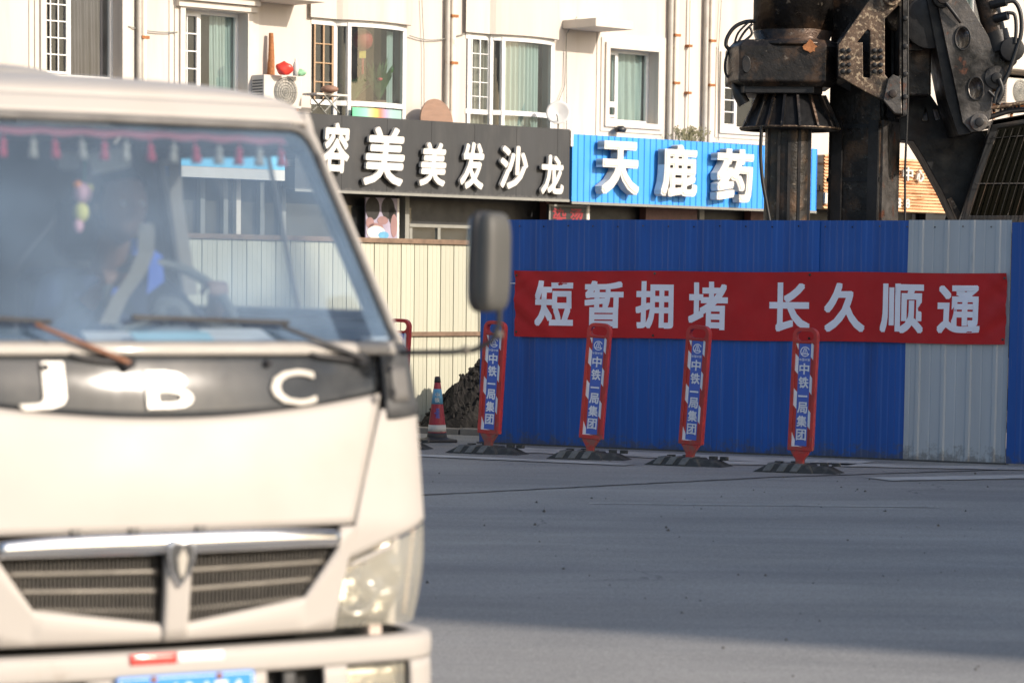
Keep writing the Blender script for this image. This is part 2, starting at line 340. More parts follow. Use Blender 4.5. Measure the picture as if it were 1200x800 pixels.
# ------------------------------------------------------------------ ground
def asphalt():
    m = bpy.data.materials.new('worn_asphalt'); m.use_nodes = True; t = m.node_tree; N = t.nodes; L = t.links
    b = N['Principled BSDF']; b.inputs['Specular IOR Level'].default_value = .35
    g = N.new('ShaderNodeTexCoord')
    def nz(sc, st=(1, 1, 1), det=6, rz=0):
        mp = N.new('ShaderNodeMapping'); mp.inputs['Scale'].default_value = st; mp.inputs['Rotation'].default_value = (0, 0, rz)
        L.new(g.outputs['Object'], mp.inputs[0])
        n = N.new('ShaderNodeTexNoise'); n.inputs['Scale'].default_value = sc; n.inputs['Detail'].default_value = det; n.inputs['Roughness'].default_value = .62
        L.new(mp.outputs[0], n.inputs[0]); return n.outputs[0]
    def ramp(s, pts):
        r = N.new('ShaderNodeValToRGB'); e = r.color_ramp.elements
        e[0].position, e[0].color = pts[0][0], (*pts[0][1], 1); e[1].position, e[1].color = pts[1][0], (*pts[1][1], 1)
        for p, c in pts[2:]: x = e.new(p); x.color = (*c, 1)
        L.new(s, r.inputs[0]); return r.outputs[0]
    def mul(a, bb, f=1):
        x = N.new('ShaderNodeMix'); x.data_type = 'RGBA'; x.blend_type = 'MULTIPLY'; x.inputs[0].default_value = f
        L.new(a, x.inputs[6]); L.new(bb, x.inputs[7]); return x.outputs[2]
    c = ramp(nz(.35, (1, 1.6, 1), 8), [(.3, (.25, .243, .232)), (.7, (.325, .315, .30))])
    c = mul(c, ramp(nz(.9, (.12, 1.6, 1), 6, R(-14)), [(.3, (.93, .93, .94)), (.7, (1.05, 1.05, 1.05))]))      # long tyre-worn streaks
    c = mul(c, ramp(nz(.55, (.3, 2.2, 1), 6, R(24)), [(.35, (.93, .93, .93)), (.65, (1.05, 1.05, 1.05))]))
    c = mul(c, ramp(nz(.16, (1, 2.6, 1), 5, R(9)), [(.36, (.84, .85, .87)), (.62, (1.10, 1.09, 1.07))]))       # broad worn and dusty areas
    c = mul(c, ramp(nz(2.4, (.5, 1.6, 1), 7), [(.40, (.95, .95, .95)), (.66, (1.05, 1.05, 1.05))]))
    c = mul(c, ramp(nz(90, det=2), [(.3, (.62, .62, .62)), (.70, (1.36, 1.36, 1.35))]))
    c = mul(c, ramp(nz(28, det=3), [(.3, (.80, .80, .80)), (.7, (1.18, 1.18, 1.17))]))
    v = N.new('ShaderNodeTexVoronoi'); v.feature = 'DISTANCE_TO_EDGE'; v.inputs['Scale'].default_value = .28
    w = N.new('ShaderNodeVectorMath'); w.operation = 'ADD'; wn = N.new('ShaderNodeTexNoise'); wn.inputs['Scale'].default_value = 1.2; wn.inputs['Detail'].default_value = 6
    L.new(g.outputs['Object'], wn.inputs[0]); L.new(g.outputs['Object'], w.inputs[0]); L.new(wn.outputs[1], w.inputs[1]); L.new(w.outputs[0], v.inputs[0])
    gate = nz(.22, det=2)
    th = N.new('ShaderNodeMapRange'); th.inputs[1].default_value = .55; th.inputs[2].default_value = .68; th.inputs[3].default_value = 0; th.inputs[4].default_value = .004; L.new(gate, th.inputs[0])
    lt = N.new('ShaderNodeMath'); lt.operation = 'LESS_THAN'; L.new(v.outputs[0], lt.inputs[0]); L.new(th.outputs[0], lt.inputs[1])
    x = N.new('ShaderNodeMix'); x.data_type = 'RGBA'; L.new(lt.outputs[0], x.inputs[0]); L.new(c, x.inputs[6]); x.inputs[7].default_value = (.15, .148, .142, 1)
    L.new(x.outputs[2], b.inputs['Base Color'])
    r = N.new('ShaderNodeMapRange'); r.inputs[3].default_value = .6; r.inputs[4].default_value = .85; L.new(nz(1.2, (.2, 1.5, 1)), r.inputs[0]); L.new(r.outputs[0], b.inputs['Roughness'])
    bp = N.new('ShaderNodeBump'); bp.inputs['Strength'].default_value = .35; bp.inputs['Distance'].default_value = .004; L.new(nz(110, det=3), bp.inputs['Height']); L.new(bp.outputs[0], b.inputs['Normal'])
    return m
M['asphalt'] = asphalt()
M['earth'] = mat('packed_earth', (.17, .145, .115), 1, var=.3, scale=1, bump=.5, bscale=12)
struct(MB().add([(-400, -300, -.004), (400, -300, -.004), (400, 900, -.004), (-400, 900, -.004)], [(0, 1, 2, 3)]).build('ground', M['earth']))
FL = ground(560, 519); FR = ground(1180, 544.2)            # foot of the blue hoarding
FD = (FR - FL).normalized(); FN = Vector((FD.y, -FD.x, 0))    # FN points to the camera
def fpt(s, o, z): return FL + FD * s + FN * o + Vector((0, 0, z))
struct(MB().add([(-120, -80, 0), (120, -80, 0)] + [fpt(80, -1.5, 0), fpt(-7, -1.5, 0), fpt(-80, -1.5, 0)], [(0, 1, 2, 3, 4)]).build('road', M['asphalt']))
# raised pavement behind the road, seen left of the hoarding
p0, p1 = fpt(-80, -1.5, 0), fpt(80, -1.5, 0)
mb = MB(); a = [fpt(-40, -1.62, 0), fpt(60, -1.62, 0), fpt(60, -14, 0), fpt(-40, -14, 0)]
mb.add([v + Vector((0, 0, .06)) for v in a], [(0, 1, 2, 3)])
struct(mb.build('pavement', M['pave']))
kb = thing('kerb', 'worn low concrete kerb stones along the far edge of the road', 'kerb', fpt(0, -1.5, 0), math.atan2(FD.y, FD.x))
me = None
for i in range(-16, 24):
    if me is None:
        o = Box('kerb_stone', M['kerb'], kb, (0, -.12, -.02), (.985, 0, .075), bevel=.012); me = o
    else:
        o = me.copy(); COL.objects.link(o); o.parent = kb
    o.location = (i, 0, random.uniform(-.006, .006)); o.rotation_euler = (0, 0, random.uniform(-.006, .006))
# joint and worn markings (each sheet 4 mm above the one below)
def strip(name, pts, w, m, z=.004, jit=0):
    vs = []; k = len(pts)
    for i, p in enumerate(pts):
        t = (pts[min(i+1, k-1)] - pts[max(i-1, 0)]).normalized(); n = Vector((-t.y, t.x, 0))
        ww = w * (1 + random.uniform(-jit, jit)) / 2; q = p + n * random.uniform(-jit, jit) * w
        vs += [Vector((q.x, q.y, z)) + n * ww, Vector((q.x, q.y, z)) - n * ww]
    fs = [(2*i, 2*i+1, 2*i+3, 2*i+2) for i in range(k - 1)]
    return struct(MB().add(vs, fs).build(name, m))
def between(a, b, n): return [a.lerp(b, i / n) for i in range(n + 1)]
strip('road_joint', between(ground(300, 590), ground(900, 559.5), 60) + between(ground(905, 559.2), ground(1300, 546.5), 30), .055, M['tar'], .004, .25)
for a, b, w in (((590, 527), (1010, 543.5), .8), ((420, 531), (740, 545), .30), ((800, 541.5), (1200, 549.5), .5), ((1030, 562), (1230, 558.5), .45), ((690, 590), (1100, 594.5), .05)):
    pa, pb = ground(*a), ground(*b); strip('road_marking', between(pa, pb, 24), w, M['paint'] if w > .1 else M['paint2'], .008 if w > .1 else .006, .06 if w > .1 else .3)
# loose grit
mb = MB(); rnd = random.Random(3)
for i in range(260):
    Y = rnd.uniform(11, 33); X = rnd.uniform(-.14, .2) * Y; r = rnd.choice([.004, .005, .006, .008, .011, .016]) * rnd.uniform(.6, 1.1) * (1 if Y > 16 else .6)
    vs = []
    for k in range(6):
        d = Vector(((1,0,0),(-1,0,0),(0,1,0),(0,-1,0),(0,0,1),(0,0,-.3))[k]) * r * rnd.uniform(.6, 1.3); vs.append(Vector((X, Y, r * .3)) + d)
    mb.add(vs, [(0,2,4),(2,1,4),(1,3,4),(3,0,4),(2,0,5),(1,2,5),(3,1,5),(0,3,5)])
stuff(tag(mb.build('grit', M['pebble']), 'dark specks of grit scattered over the road'))

# ------------------------------------------------------------------ unseen slab on piers added out of frame to the right, to shade the street
vd = thing('shade_caster', 'unseen long concrete slab on round piers, added right of the street to shade it', 'shade caster', (0, 0, 0))
ND = Vector((.436, .90, 0)); UD = Vector((.90, -.436, 0))       # across (away from camera), along
M['conc'] = mat('weathered_concrete', (.34, .33, .31), .9, var=.15, scale=.6, bump=.2, stretch=(1, 1, .4))
SH = 12.0 / math.tan(R(SUN_EL)); hs = Vector((math.sin(R(SUN_AZ)), math.cos(R(SUN_AZ)), 0))
near = (ground(800, 747)).dot(ND); far = max(fpt(0, -.7, 0).dot(ND), fpt(6, -.7, 0).dot(ND)) + .4
off = (hs * SH).dot(ND)
n0, n1 = near + off, far + off - .0
def vp(u, n, z): return UD * u + ND * n + Vector((0, 0, z))
NEARZ, TOPZ = 12.0, 13.2
mb = MB(); prof = [(n0, 12.0), (n0 + 2, 11.4), (n1 - 2, 11.4), (n1, 12.0), (n1, 13.2), (n1 - .3, 13.2), (n1 - .3, 12.4), (n0 + .3, 12.4), (n0 + .3, 13.0), (n0, 13.0)]
u0, u1 = 6, 62
vs = [vp(u0, n, z) for n, z in prof] + [vp(u1, n, z) for n, z in prof]; k = len(prof)
mb.add(vs, [(i, (i+1) % k, k + (i+1) % k, k + i) for i in range(k)] + [tuple(range(k)), tuple(range(2*k-1, k-1, -1))])
mb.build('shade_deck', M['conc'], vd)
for u in (22, 42, 60):
    MB().tube([vp(u, (n0+n1)/2, 0), vp(u, (n0+n1)/2, 11.4)], .8, 20).build('shade_pier', M['conc'], vd)
    b = MB(); b.add([vp(u + a, (n0+n1)/2 + c, z) for z, w in ((10.2, 1.5), (11.38, 5)) for a, c in ((-.7, -w), (.7, -w), (.7, w), (-.7, w))], [(0,1,2,3),(7,6,5,4),(0,4,5,1),(1,5,6,2),(2,6,7,3),(3,7,4,0)])
    b.build('shade_pier_head', M['conc'], vd)

# ------------------------------------------------------------------ blue hoarding with banner
LF = (FR - FL).length
HZ = hit(870, 258, FL, FN).z
hb = thing('hoarding', 'tall blue corrugated steel hoarding with one pale grey section across the road', 'hoarding', FL, math.atan2(FD.y, FD.x))
def s_of(px, py, o=0): return (hit(px, py, FL + FN * o, FN) - FL).dot(FD)
def sheet_mb(w, h, pitch=.285, d=.022, rib=.05, z0=.015):
    n = max(1, round(w / pitch)); p = w / n; pts = [(0, 0)]
    for i in range(n):
        c = p * (i + .5)
        pts += [(c - rib, 0), (c - rib * .5, -d), (c + rib * .5, -d), (c + rib, 0)]
        for k_ in (-.30, .30):                      # shallow stiffening grooves between the ribs
            pass
    pts.append((w, 0))
    full = []
    for a, b in zip(pts, pts[1:]):
        full.append(a)
        if b[0] - a[0] > .1:
            m_ = (a[0] + b[0]) / 2; full += [(m_ - .012, 0), (m_, .004), (m_ + .012, 0)]
    full.append(pts[-1])
    k = len(full); nr = 12; sd = random.uniform(0, 99)
    def dent(x, z): return .007 * noise.noise(Vector((x * 1.3 + sd, z * 1.1, sd))) + .003 * noise.noise(Vector((x * 5 + sd, z * 2.5, 0)))
    vs = [(x, y + dent(x, z0 + (h - z0) * j / nr), z0 + (h - z0) * j / nr) for j in range(nr + 1) for x, y in full]
    return MB().add(vs, [(j*k+i, j*k+i+1, (j+1)*k+i+1, (j+1)*k+i) for j in range(nr) for i in range(k - 1)])
sg0, sg1 = s_of(1065.5, 258), s_of(1185, 258)
HT = HZ
edges = [s_of(563, 400)]; nb = 5
for i in range(nb): edges.append(edges[0] + (sg0 - edges[0]) * (i + 1) / nb)
for i in range(nb):
    w = edges[i+1] - edges[i] + .02
    o = sheet_mb(w, HT + random.uniform(-.004, .004), .21, .007, .035).build('panel', M['fblue'], hb, solid=.004); o.location = (edges[i], -.003 * (i % 2), 0)
    o.rotation_euler = (random.uniform(-.002, .002), 0, 0)
w = sg1 - sg0 + .01
o = sheet_mb(w, HT + .002, .30, .012, .03).build('panel', M['fgrey'], hb, solid=.004); o.location = (sg0, -.012, 0); o['label'] = 'pale grey corrugated panel'
for k in range(4):
    o = sheet_mb(1.15, HT - .02, .21, .007, .035).build('panel', M['fblue'], hb, solid=.004); o.location = (sg1 + .03 + k * 1.14, -.045 - .003 * (k % 2), 0)
for z in (.35, 1.3, 2.2): Box('rail', M['rail'], hb, (.05, .04, z), (sg1 + 4.4, .09, z + .06))
for i in range(6):
    x = .1 + i * 2.0; MB().tube([(x, .14, 0), (x, .14, HT - .1)], .03, 8).build('post', M['rail'], hb)
    MB().tube([(x, .14, 1.6), (x, 1.1, 0.0)], .022, 8).build('brace', M['rail'], hb)
mb = MB()                                            # screw heads along the top rail line
for i in range(34):
    mb.lathe([(0, -.006), (.008, -.004), (.009, 0)], 8, (.2 + i * .29, -.03, HT - .06 - (i % 3) * .004), (0, 1, 0))
mb.build('screw_heads', M['steelg'], hb)['kind'] = 'stuff'
Box('bottom_track', M['vplast'], hb, (0, -.03, 0), (sg1 + .03, .03, .016))

BO = .05
def bpt(s, z, o=0.0): return fpt(s, BO + o, z)
sL, sR = s_of(603.5, 356, BO), s_of(1179, 360, BO)
zT = hit(890, 318.5, FL + FN * BO, FN).z; zB = hit(890, 399, FL + FN * BO, FN).z
zTL = hit(604, 317, FL + FN*BO, FN).z; zBL = hit(604, 394, FL+FN*BO, FN).z; zTR = hit(1179, 320, FL+FN*BO, FN).z; zBR = hit(1177, 403.5, FL+FN*BO, FN).z
bn = thing('banner', 'long red cloth banner with large white Chinese characters tied to the blue hoarding', 'banner', bpt(sL, zB))
def banner_out(u, v):
    e = min(u, 1 - u); wr = .012 * math.exp(-e * 12) * math.sin(14 * (v + e * 6)) if e < .2 else 0
    cr = .010 * math.exp(-e * 30) * math.sin(30 * abs((v - .5) - .9 * e * 6 * (1 if v > .5 else -1)))
    return .007 * math.sin(u * 9 + v * 2) + .008 * noise.noise(Vector((u * 12, v * 2.2, 0))) + .003 * noise.noise(Vector((u * 60, v * 3 + u * 9, 2))) + wr + cr + .004 * math.cos(u * PI * 10) * (2 * v - 1) ** 3
def bf(u, v, o=0):
    z0 = zBL + (zBR - zBL) * u; z1 = zTL + (zTR - zTL) * u
    sag = .010 * math.sin(u * PI * 5) * (abs(v - .5) * 2)
    return bpt(sL + (sR - sL) * u, z0 + (z1 - z0) * v - sag * .5, banner_out(u, v) + o) - bn.location
MB().grid(lambda u, v: bf(u, v), 160, 16).build('cloth', M['banner'], bn)
SL = sR - sL
def bx(px, py): p = hit(px, py, FL + FN*BO, FN); s = (p - FL).dot(FD); u = (s - sL) / SL; z0 = zBL + (zBR - zBL)*u; z1 = zTL + (zTR - zTL)*u; return u, (p.z - z0) / (z1 - z0)
for ch, x0, y0, x1, y1 in (('短', 627, 328.5, 672.5, 381.5), ('暂', 685, 329, 731, 384), ('拥', 744.5, 330, 789.5, 385), ('堵', 806, 330, 853, 386), ('长', 901, 331, 950, 388), ('久', 965.5, 332, 1014.5, 389), ('顺', 1031, 332.5, 1083, 390), ('通', 1098, 334, 1150, 390)):
    u0, v0 = bx(x0, y1); u1, v1 = bx(x1, y0)
    mb = MB(); text_to(mb, ch, lambda a, b, o: bf(a, b, o + .0015), u0, u1, v0, v1, d=.001, bold=.027)
    mb.build('character', M['btext'], bn)
mb = MB()
for u, v in ((.004, .93), (.004, .07), (.996, .93), (.996, .07), (.3, .96), (.62, .96), (.3, .04), (.62, .04)):
    mb.lathe([(0, .006), (.010, .005), (.014, 0)], 10, bf(u, v, .002), tuple(FN))
mb.build('eyelets', M['steelg'], bn)
p = bpt(sL, zB + .55) - bn.location; MB().tube([p, p + FD * -.05 + FN * .01, p + FD * -.07 - FN * .03], .006, 6).build('tie', M['dwhite'], bn)

# ------------------------------------------------------------------ delineator posts
def rrect(x0, x1, z0, z1, r, n=5, taper=0):
    pts = []
    for cx, cz, a0 in ((x1 - r, z1 - r, 0), (x0 + r, z1 - r, 90), (x0 + r, z0 + r, 180), (x1 - r, z0 + r, 270)):
        for i in range(n + 1):
            a = R(a0 + 90 * i / n); pts.append((cx + r * math.cos(a), cz + r * math.sin(a)))
    return pts
def make_delineator():
    root = thing('delineator_post', 'x', 'delineator post')
    f = lambda d0: (lambda a, b, d: Vector((a, d, b)))
    fn = lambda a, b, d: Vector((a, d, b))
    HW, ZT, ZB_ = .118, 1.335, .20
    # hollow frame with handle
    outer = rrect(-HW, HW, ZB_, ZT, .075); outer = [(x * (1 if z > ZB_ + .2 else 1), z) for x, z in outer]
    outer = [(x, z) for x, z in outer if z > ZB_ + .09] + [(-HW, ZB_ + .02), (-.095, ZB_), (.095, ZB_), (HW, ZB_ + .02)]
    top = [p for p in rrect(-HW, HW, ZB_, ZT, .075) if p[1] > .8]
    outer = top + [(-HW, ZB_ + .008), (-HW + .006, ZB_), (HW - .006, ZB_), (HW, ZB_ + .008)]
    hole = rrect(-.084, .084, 1.214, 1.300, .038)
    inner = [(-.088, .235), (.088, .235), (.088, 1.195), (-.088, 1.195)]
    MB().poly(outer, [hole, inner], fn, -.038, .038).build('frame', M['dred'], root, bevel=.012, seg=3)
    Box('web', M['dred'], root, (-.095, -.022, .23), (.095, .022, 1.20))
    # stickers
    Y0 = -.0235
    blue = [(-.054, .245), (.060, .245), (.060, 1.188), (-.054, 1.188)]
    bl = MB().poly(blue, [], fn, Y0, Y0 + .001).build('blue_label', M['dblue'], root)
    for sx in (-1, 1):
        for i in range(3):
            zc = (.30, .62, .94)[i] + (.0 if sx < 0 else .13); x0, x1 = (-.087, -.055) if sx < 0 else (.061, .087)
            h = .155; sk = .035
            if i == 2 and sx > 0: h = .14
            pl = [(x0, zc - (0 if sx < 0 else 0)), (x1, zc - sk), (x1, zc + h - sk), (x0, zc + h)]
            if sx < 0 and i == 0: pl = [(x0, .243), (x1, .243), (x1, .30), (x0, .37)]
            MB().poly(pl, [], fn, Y0 - .0005, Y0 + .0005).build('white_stripe', M['dwhite'], root)
    MB().poly([(-.087, 1.188), (-.061, 1.188), (-.061, 1.13)], [], fn, Y0 - .0005, Y0 + .0005).build('white_stripe', M['dwhite'], root)
    MB().poly([(-.087, .238), (.02, .238), (-.03, .246), (-.087, .246)], [], fn, Y0 - .0012, Y0 - .0004).build('white_stripe', M['dwhite'], root)
    # printing
    tf = lambda a, b, o: Vector((a, Y0 - o, b))
    zt = 1.008
    for ch in '中铁一局集团':
        hh = .104; mb = MB()
        if ch == '一': text_to(mb, ch, tf, -.042, .046, zt - .062, zt - .046, .0008, .01); zt -= .108
        else: text_to(mb, ch, tf, -.045, .051, zt - hh, zt, .0008, .026); zt -= .125
        mb.build('character', M['dwhite'], root)
    mb = MB()
    for i, ch in enumerate('中国中铁'): text_to(mb, ch, tf, -.050 + i * .027, -.050 + i * .027 + .022, 1.028, 1.052, .0008, .005)
    mb.build('small_print', M['dwhite'], root)['kind'] = 'stuff'; mb = MB()
    # round mark: ring open at the right, two arches and a bar
    def arc(c, r0, r1, a0, a1, n=18):
        vs = []; 
        for i in range(n + 1):
            a = R(a0 + (a1 - a0) * i / n)
            for r in (r0, r1): vs.append((c[0] + r * math.cos(a), Y0 - .0015, c[1] + r * math.sin(a)))
        mb.add(vs, [(2*i, 2*i+1, 2*i+3, 2*i+2) for i in range(n)])
    cc = (.004, 1.115); arc(cc, .038, .046, 25, 335)
    for sx in (-1, 1): mb.add([(cc[0] + sx*.004, Y0-.0015, cc[1]+.034), (cc[0]+sx*.010, Y0-.0015, cc[1]+.032), (cc[0]+sx*.026, Y0-.0015, cc[1]-.014), (cc[0]+sx*.018, Y0-.0015, cc[1]-.014)], [(0,1,2,3)])
    mb.add([(cc[0]-.032, Y0-.0015, cc[1]-.024), (cc[0]+.036, Y0-.0015, cc[1]-.024), (cc[0]+.036, Y0-.0015, cc[1]-.016), (cc[0]-.032, Y0-.0015, cc[1]-.016)], [(0,1,2,3)])
    mb.add([(cc[0]-.003, Y0-.0015, cc[1]-.018), (cc[0]+.003, Y0-.0015, cc[1]-.018), (cc[0]+.003, Y0-.0015, cc[1]+.03), (cc[0]-.003, Y0-.0015, cc[1]+.03)], [(0,1,2,3)])
    mb.build('emblem', M['dwhite'], root)
    # neck
    vs = []
    for z, hx, hy in ((.06, .036, .03), (.115, .040, .030), (.199, .092, .034)): vs += [(-hx, -hy, z), (hx, -hy, z), (hx, hy, z), (-hx, hy, z)]
    MB().add(vs, [(0,3,2,1)] + [(4*k+i, 4*k+(i+1) % 4, 4*k+4+(i+1) % 4, 4*k+4+i) for k in range(2) for i in range(4)] + [(8,9,10,11)]).build('neck', M['dred'], root, bevel=.006)
    return root
def make_base(root, mat_m):
    """heavy rubber foot: two bevelled blocks with raised treads"""
    b = bpy.data.objects.new('foot', None)
    mb = MB()
    def wedge(x0, x1, hy, h, t, mb_):
        vs = [(x0, -hy, 0), (x1, -hy, 0), (x1, hy, 0), (x0, hy, 0), (x0 + t[0], -hy + .06, h), (x1 - t[1], -hy + .06, h), (x1 - t[1], hy - .06, h), (x0 + t[0], hy - .06, h)]
        mb_.add(vs, [(0,3,2,1),(4,5,6,7),(0,1,5,4),(1,2,6,5),(2,3,7,6),(3,0,4,7)])
    wedge(-.40, .18, .19, .075, (.13, .06), mb); wedge(.06, .40, .14, .062, (.05, .12), mb)
    mb.build('foot', M['rubber'], root, bevel=.006)
    for x in (-.30, -.17, -.04):
        mb = MB(); mb.add([(x, -.188, .012), (x + .07, -.188, .012), (x + .10, -.125, .079), (x + .03, -.125, .079), (x + .10, .12, .080), (x + .03, .12, .080)], [(0,1,2,3), (3,2,4,5)]); mb.build('foot_rib', M['rubwear'], root, solid=.006)
    mb = MB()
    for x, y in ((-.26, .05), (-.12, .1), (.18, .05), (.30, .03)): MB().box((x, y, .06), (x + .07, y + .05, .092)).build('foot_stud', M['rubber'], root)
proto = make_delineator(); make_base(proto, None)
spots = [(572, 531, 2.3, -26, 'delineator post half behind the wing mirror, left end of the blue hoarding'),
         (691, 537.5, 3.1, -22, 'delineator post second from left, in front of the banner\'s first characters'),
         (808, 545, 2.6, -24, 'delineator post beneath the middle of the red banner, leaning right'),
         (937, 553, .9, -25, 'rightmost delineator post standing nearly upright beneath the banner'),
         (461, 525, 2.0, -24, 'delineator post mostly hidden behind the white truck\'s right pillar')]
for i, (px, py, lean, rz, lab) in enumerate(spots):
    o = proto if i == 0 else copy_tree(proto)
    p = ground(px, py); o.location = p
    o.rotation_euler = (0, 0, R(rz + (0, 4, -3, 2, 5)[i])); o['label'] = 'red and blue ' + lab; o['group'] = 'delineator posts along the hoarding'
    for ch in o.children:
        if not ch.name.startswith('foot'): ch.rotation_euler = (R(-.6), R(lean + .6), 0)

# ------------------------------------------------------------------ traffic cone
cp = ground(512, 517.5)
cn = thing('traffic_cone', 'red and white traffic cone with blue band beside the truck', 'traffic cone', cp, R(15))
def cz(t): return .034 + t * .67
def cr(z): return .108 - (z - .034) / .67 * .082
def band(name, t0, t1, m, par, o=0):
    prof = [(cr(cz(t0)) + o, cz(t0)), (cr(cz((t0+t1)/2)) + o, cz((t0+t1)/2)), (cr(cz(t1)) + o, cz(t1))]
    if o: prof = [(prof[0][0] - o*1.5, prof[0][1])] + prof + [(prof[-1][0] - o*1.5, prof[-1][1])]
    return MB().lathe(prof, 28).build(name, m, par)
body = MB().lathe([(cr(cz(0)), cz(0)), (cr(cz(0)), cz(.02)), (cr(cz(.5)), cz(.5)), (cr(cz(.97)), cz(.97)), (cr(cz(1)) - .008, cz(1)), (.012, cz(1)), (.012, cz(.9))], 28).build('body', M['conered'], cn)
band('black_collar', .0, .10, M['coneblk'], cn, .003); band('white_band', .115, .225, M['conewht'], cn, .0025)
bb = band('blue_band', .56, .80, M['coneblue'], cn, .0025); band('black_tip', .905, .995, M['coneblk'], cn, .003)
mb = MB()
for k in range(2):
    for j, ch in enumerate('中铁'):
        z = cz(.71 - j * .085)
        def cf(a, b, o, z=z): r = cr(b) + .003 + o; return Vector((r * math.sin(a), -r * math.cos(a), b))
        text_to(mb, ch, cf, -.45 - R(15) + k * PI, .45 - R(15) + k * PI, z - .025, z + .025, .001, .02)
mb.build('lettering', M['conewht'], bb)
mb = MB()
text_to(mb, '一局集团', lambda a, b, o: Vector(((cr(b) + .002 + o) * math.sin(a), -(cr(b) + .002 + o) * math.cos(a), b)), -.35 - R(15), .35 - R(15), cz(.33), cz(.50), .001, .02)
mb.build('lettering', M['dblue'], cn)
MB().lathe([(.16, .032), (.125, .045), (cr(cz(.02)) + .002, cz(.03))], 28).build('foot_skirt', M['coneblk'], cn); Box('foot', M['coneblk'], cn, (-.185, -.185, 0), (.185, .185, .034), bevel=.012)

# ------------------------------------------------------------------ spoil heap and cream fence
CA = ground(530, 500.5); CA = Vector((CA.x, CA.y, 0)); CDIR = Vector((math.cos(R(45)), math.sin(R(45)), 0)); CN_ = Vector((CDIR.y, -CDIR.x, 0))
cf_ = thing('cream_fence', 'cream ribbed metal sheet fence with brown rails behind the white truck', 'fence', CA, math.atan2(CDIR.y, CDIR.x))
hC = hit(500, 281.3, CA, CN_).z; hL = hit(520, 391.3, CA, CN_).z
sN = (hit(515, 400, CA, CN_) - CA).dot(CDIR); pitch = ((hit(545, 400, CA, CN_) - CA).dot(CDIR) - (hit(484, 400, CA, CN_) - CA).dot(CDIR)) / 4
bd = MB(); w = pitch
pr = [(0, .022), (.004, 0), (w*.30, 0), (w*.32, .004), (w*.36, .004), (w*.38, 0), (w*.62, 0), (w*.64, .004), (w*.68, .004), (w*.70, 0), (w - .012, 0), (w - .008, .022), (w, .022)]
bd.add([(x, y, z) for z in (.06, hC - .02) for x, y in pr], [(i, i+1, len(pr)+i+1, len(pr)+i) for i in range(len(pr)-1)])
b0 = None
for i in range(-44, 14):
    if b0 is None: b0 = bd.build('board', M['cream'], cf_, solid=.003); o = b0
    else: o = b0.copy(); COL.objects.link(o); o.parent = cf_
    o.location = (i * w, random.uniform(-.003, .003), random.uniform(-.008, .004))
Box('rail', M['rail'], cf_, (-44*w, -.035, hC - .045), (14*w, .03, hC + .01))
Box('rail', M['rail'], cf_, (-44*w, -.035, hL - .022), (14*w, .0, hL + .028))
Box('rail', M['rail'], cf_, (-44*w, -.03, .03), (14*w, .03, .08))
for i in range(-14, 5): Box('post', M['rail'], cf_, (i*3*w, .03, 0), (i*3*w + .05, .08, hC - .05))
# heap
hp = at(586, 470, 34.6); hp.z = .055
mb = MB(); rnd = random.Random(11)
NR, NA = 60, 150
def heap(r, a):
    x, y = r * math.cos(a), r * math.sin(a)
    h = .80 * max(0, 1 - (r / .95) ** 1.5)
    q = Vector((x * 3 + 4, y * 3, 1)); h += (noise.fractal(q, .7, 2, 5) * .15 + noise.noise(q * 3.3) * .05 + noise.noise(q * 9) * .022 + noise.noise(q * 21) * .010) * min(1, (1 - r/1.02) * 3 + .1)
    return Vector((x * 1.0, y * .8, max(-.02, h)))
mb.grid(lambda u, v: heap(v * 1.0, u * 2 * PI), NA, NR, False)
for i in range(700):
    a = rnd.uniform(0, 2*PI); r = rnd.uniform(.1, 1.0); p = heap(r, a); s_ = rnd.choice([.010, .014, .020, .034]) * rnd.uniform(.7, 1.2)
    vv = [p + Vector((rnd.gauss(0, 1), rnd.gauss(0, 1), rnd.gauss(0, 1))).normalized() * s_ * rnd.uniform(.7, 1.3) for _ in range(6)]
    mb.add([p + Vector(d) * s_ * rnd.uniform(.6, 1.3) for d in ((1,0,0),(-1,0,0),(0,1,0),(0,-1,0),(0,0,1),(0,0,-1))], [(0,2,4),(2,1,4),(1,3,4),(3,0,4),(2,0,5),(1,2,5),(3,1,5),(0,3,5)])
o = mb.build('spoil_heap', M['soil'], M=Matrix.Identity(4)); o.location = hp
tag(o, 'heap of dark clods of earth against the cream fence beside the hoarding', 'earth heap')

# ------------------------------------------------------------------ apartment building
BY = 58.0; B0 = at(600, 330, BY); B0.z = 0
BD = Vector((math.cos(R(43.6)), math.sin(R(43.6)), 0)); BN = Vector((BD.y, -BD.x, 0))
def bw(px, py, o=0):
    p = hit(px, py, B0 + BN * o, BN); return (p - B0).dot(BD), p.z
BR = math.atan2(BD.y, BD.x)
bl = thing('apartment_building', 'cream rendered apartment block with bay windows above a row of shops', 'building', B0, BR)
# local coords of the building: x along the front, -y towards the street, z up
def rect(px0, py0, px1, py1, o=0):
    xm, ym = (px0 + px1) / 2, (py0 + py1) / 2
    return bw(px0, ym, o)[0], bw(xm, py1, o)[1], bw(px1, ym, o)[0], bw(xm, py0, o)[1]
ZTOP = 10.2; XL, XR = -22.0, 34.0; ZSH = 4.15                       # shopfront below ZSH
openings = []
def opening(r): openings.append(r); return r
wA = opening(rect(51, -40, 140, 92)); wB = opening(rect(214, 13, 287, 109)); wC = opening(rect(711, 59, 768, 144)); wD = opening(rect(845, 70, 905, 152))
wE = opening(rect(1115, -30, 1150, 43))
b1 = opening(rect(366, 27, 474, 150, .03)); b2 = opening(rect(547, 44, 647, 165, .03))
b1s = [b1[0], 4.0, b1[2], b1[3]]; b2s = [b2[0], 4.0, b2[2], b2[3]]
openings[-2] = tuple(b1s); openings[-1] = tuple(b2s)
wR = opening(rect(1172, 88, 1240, 130))
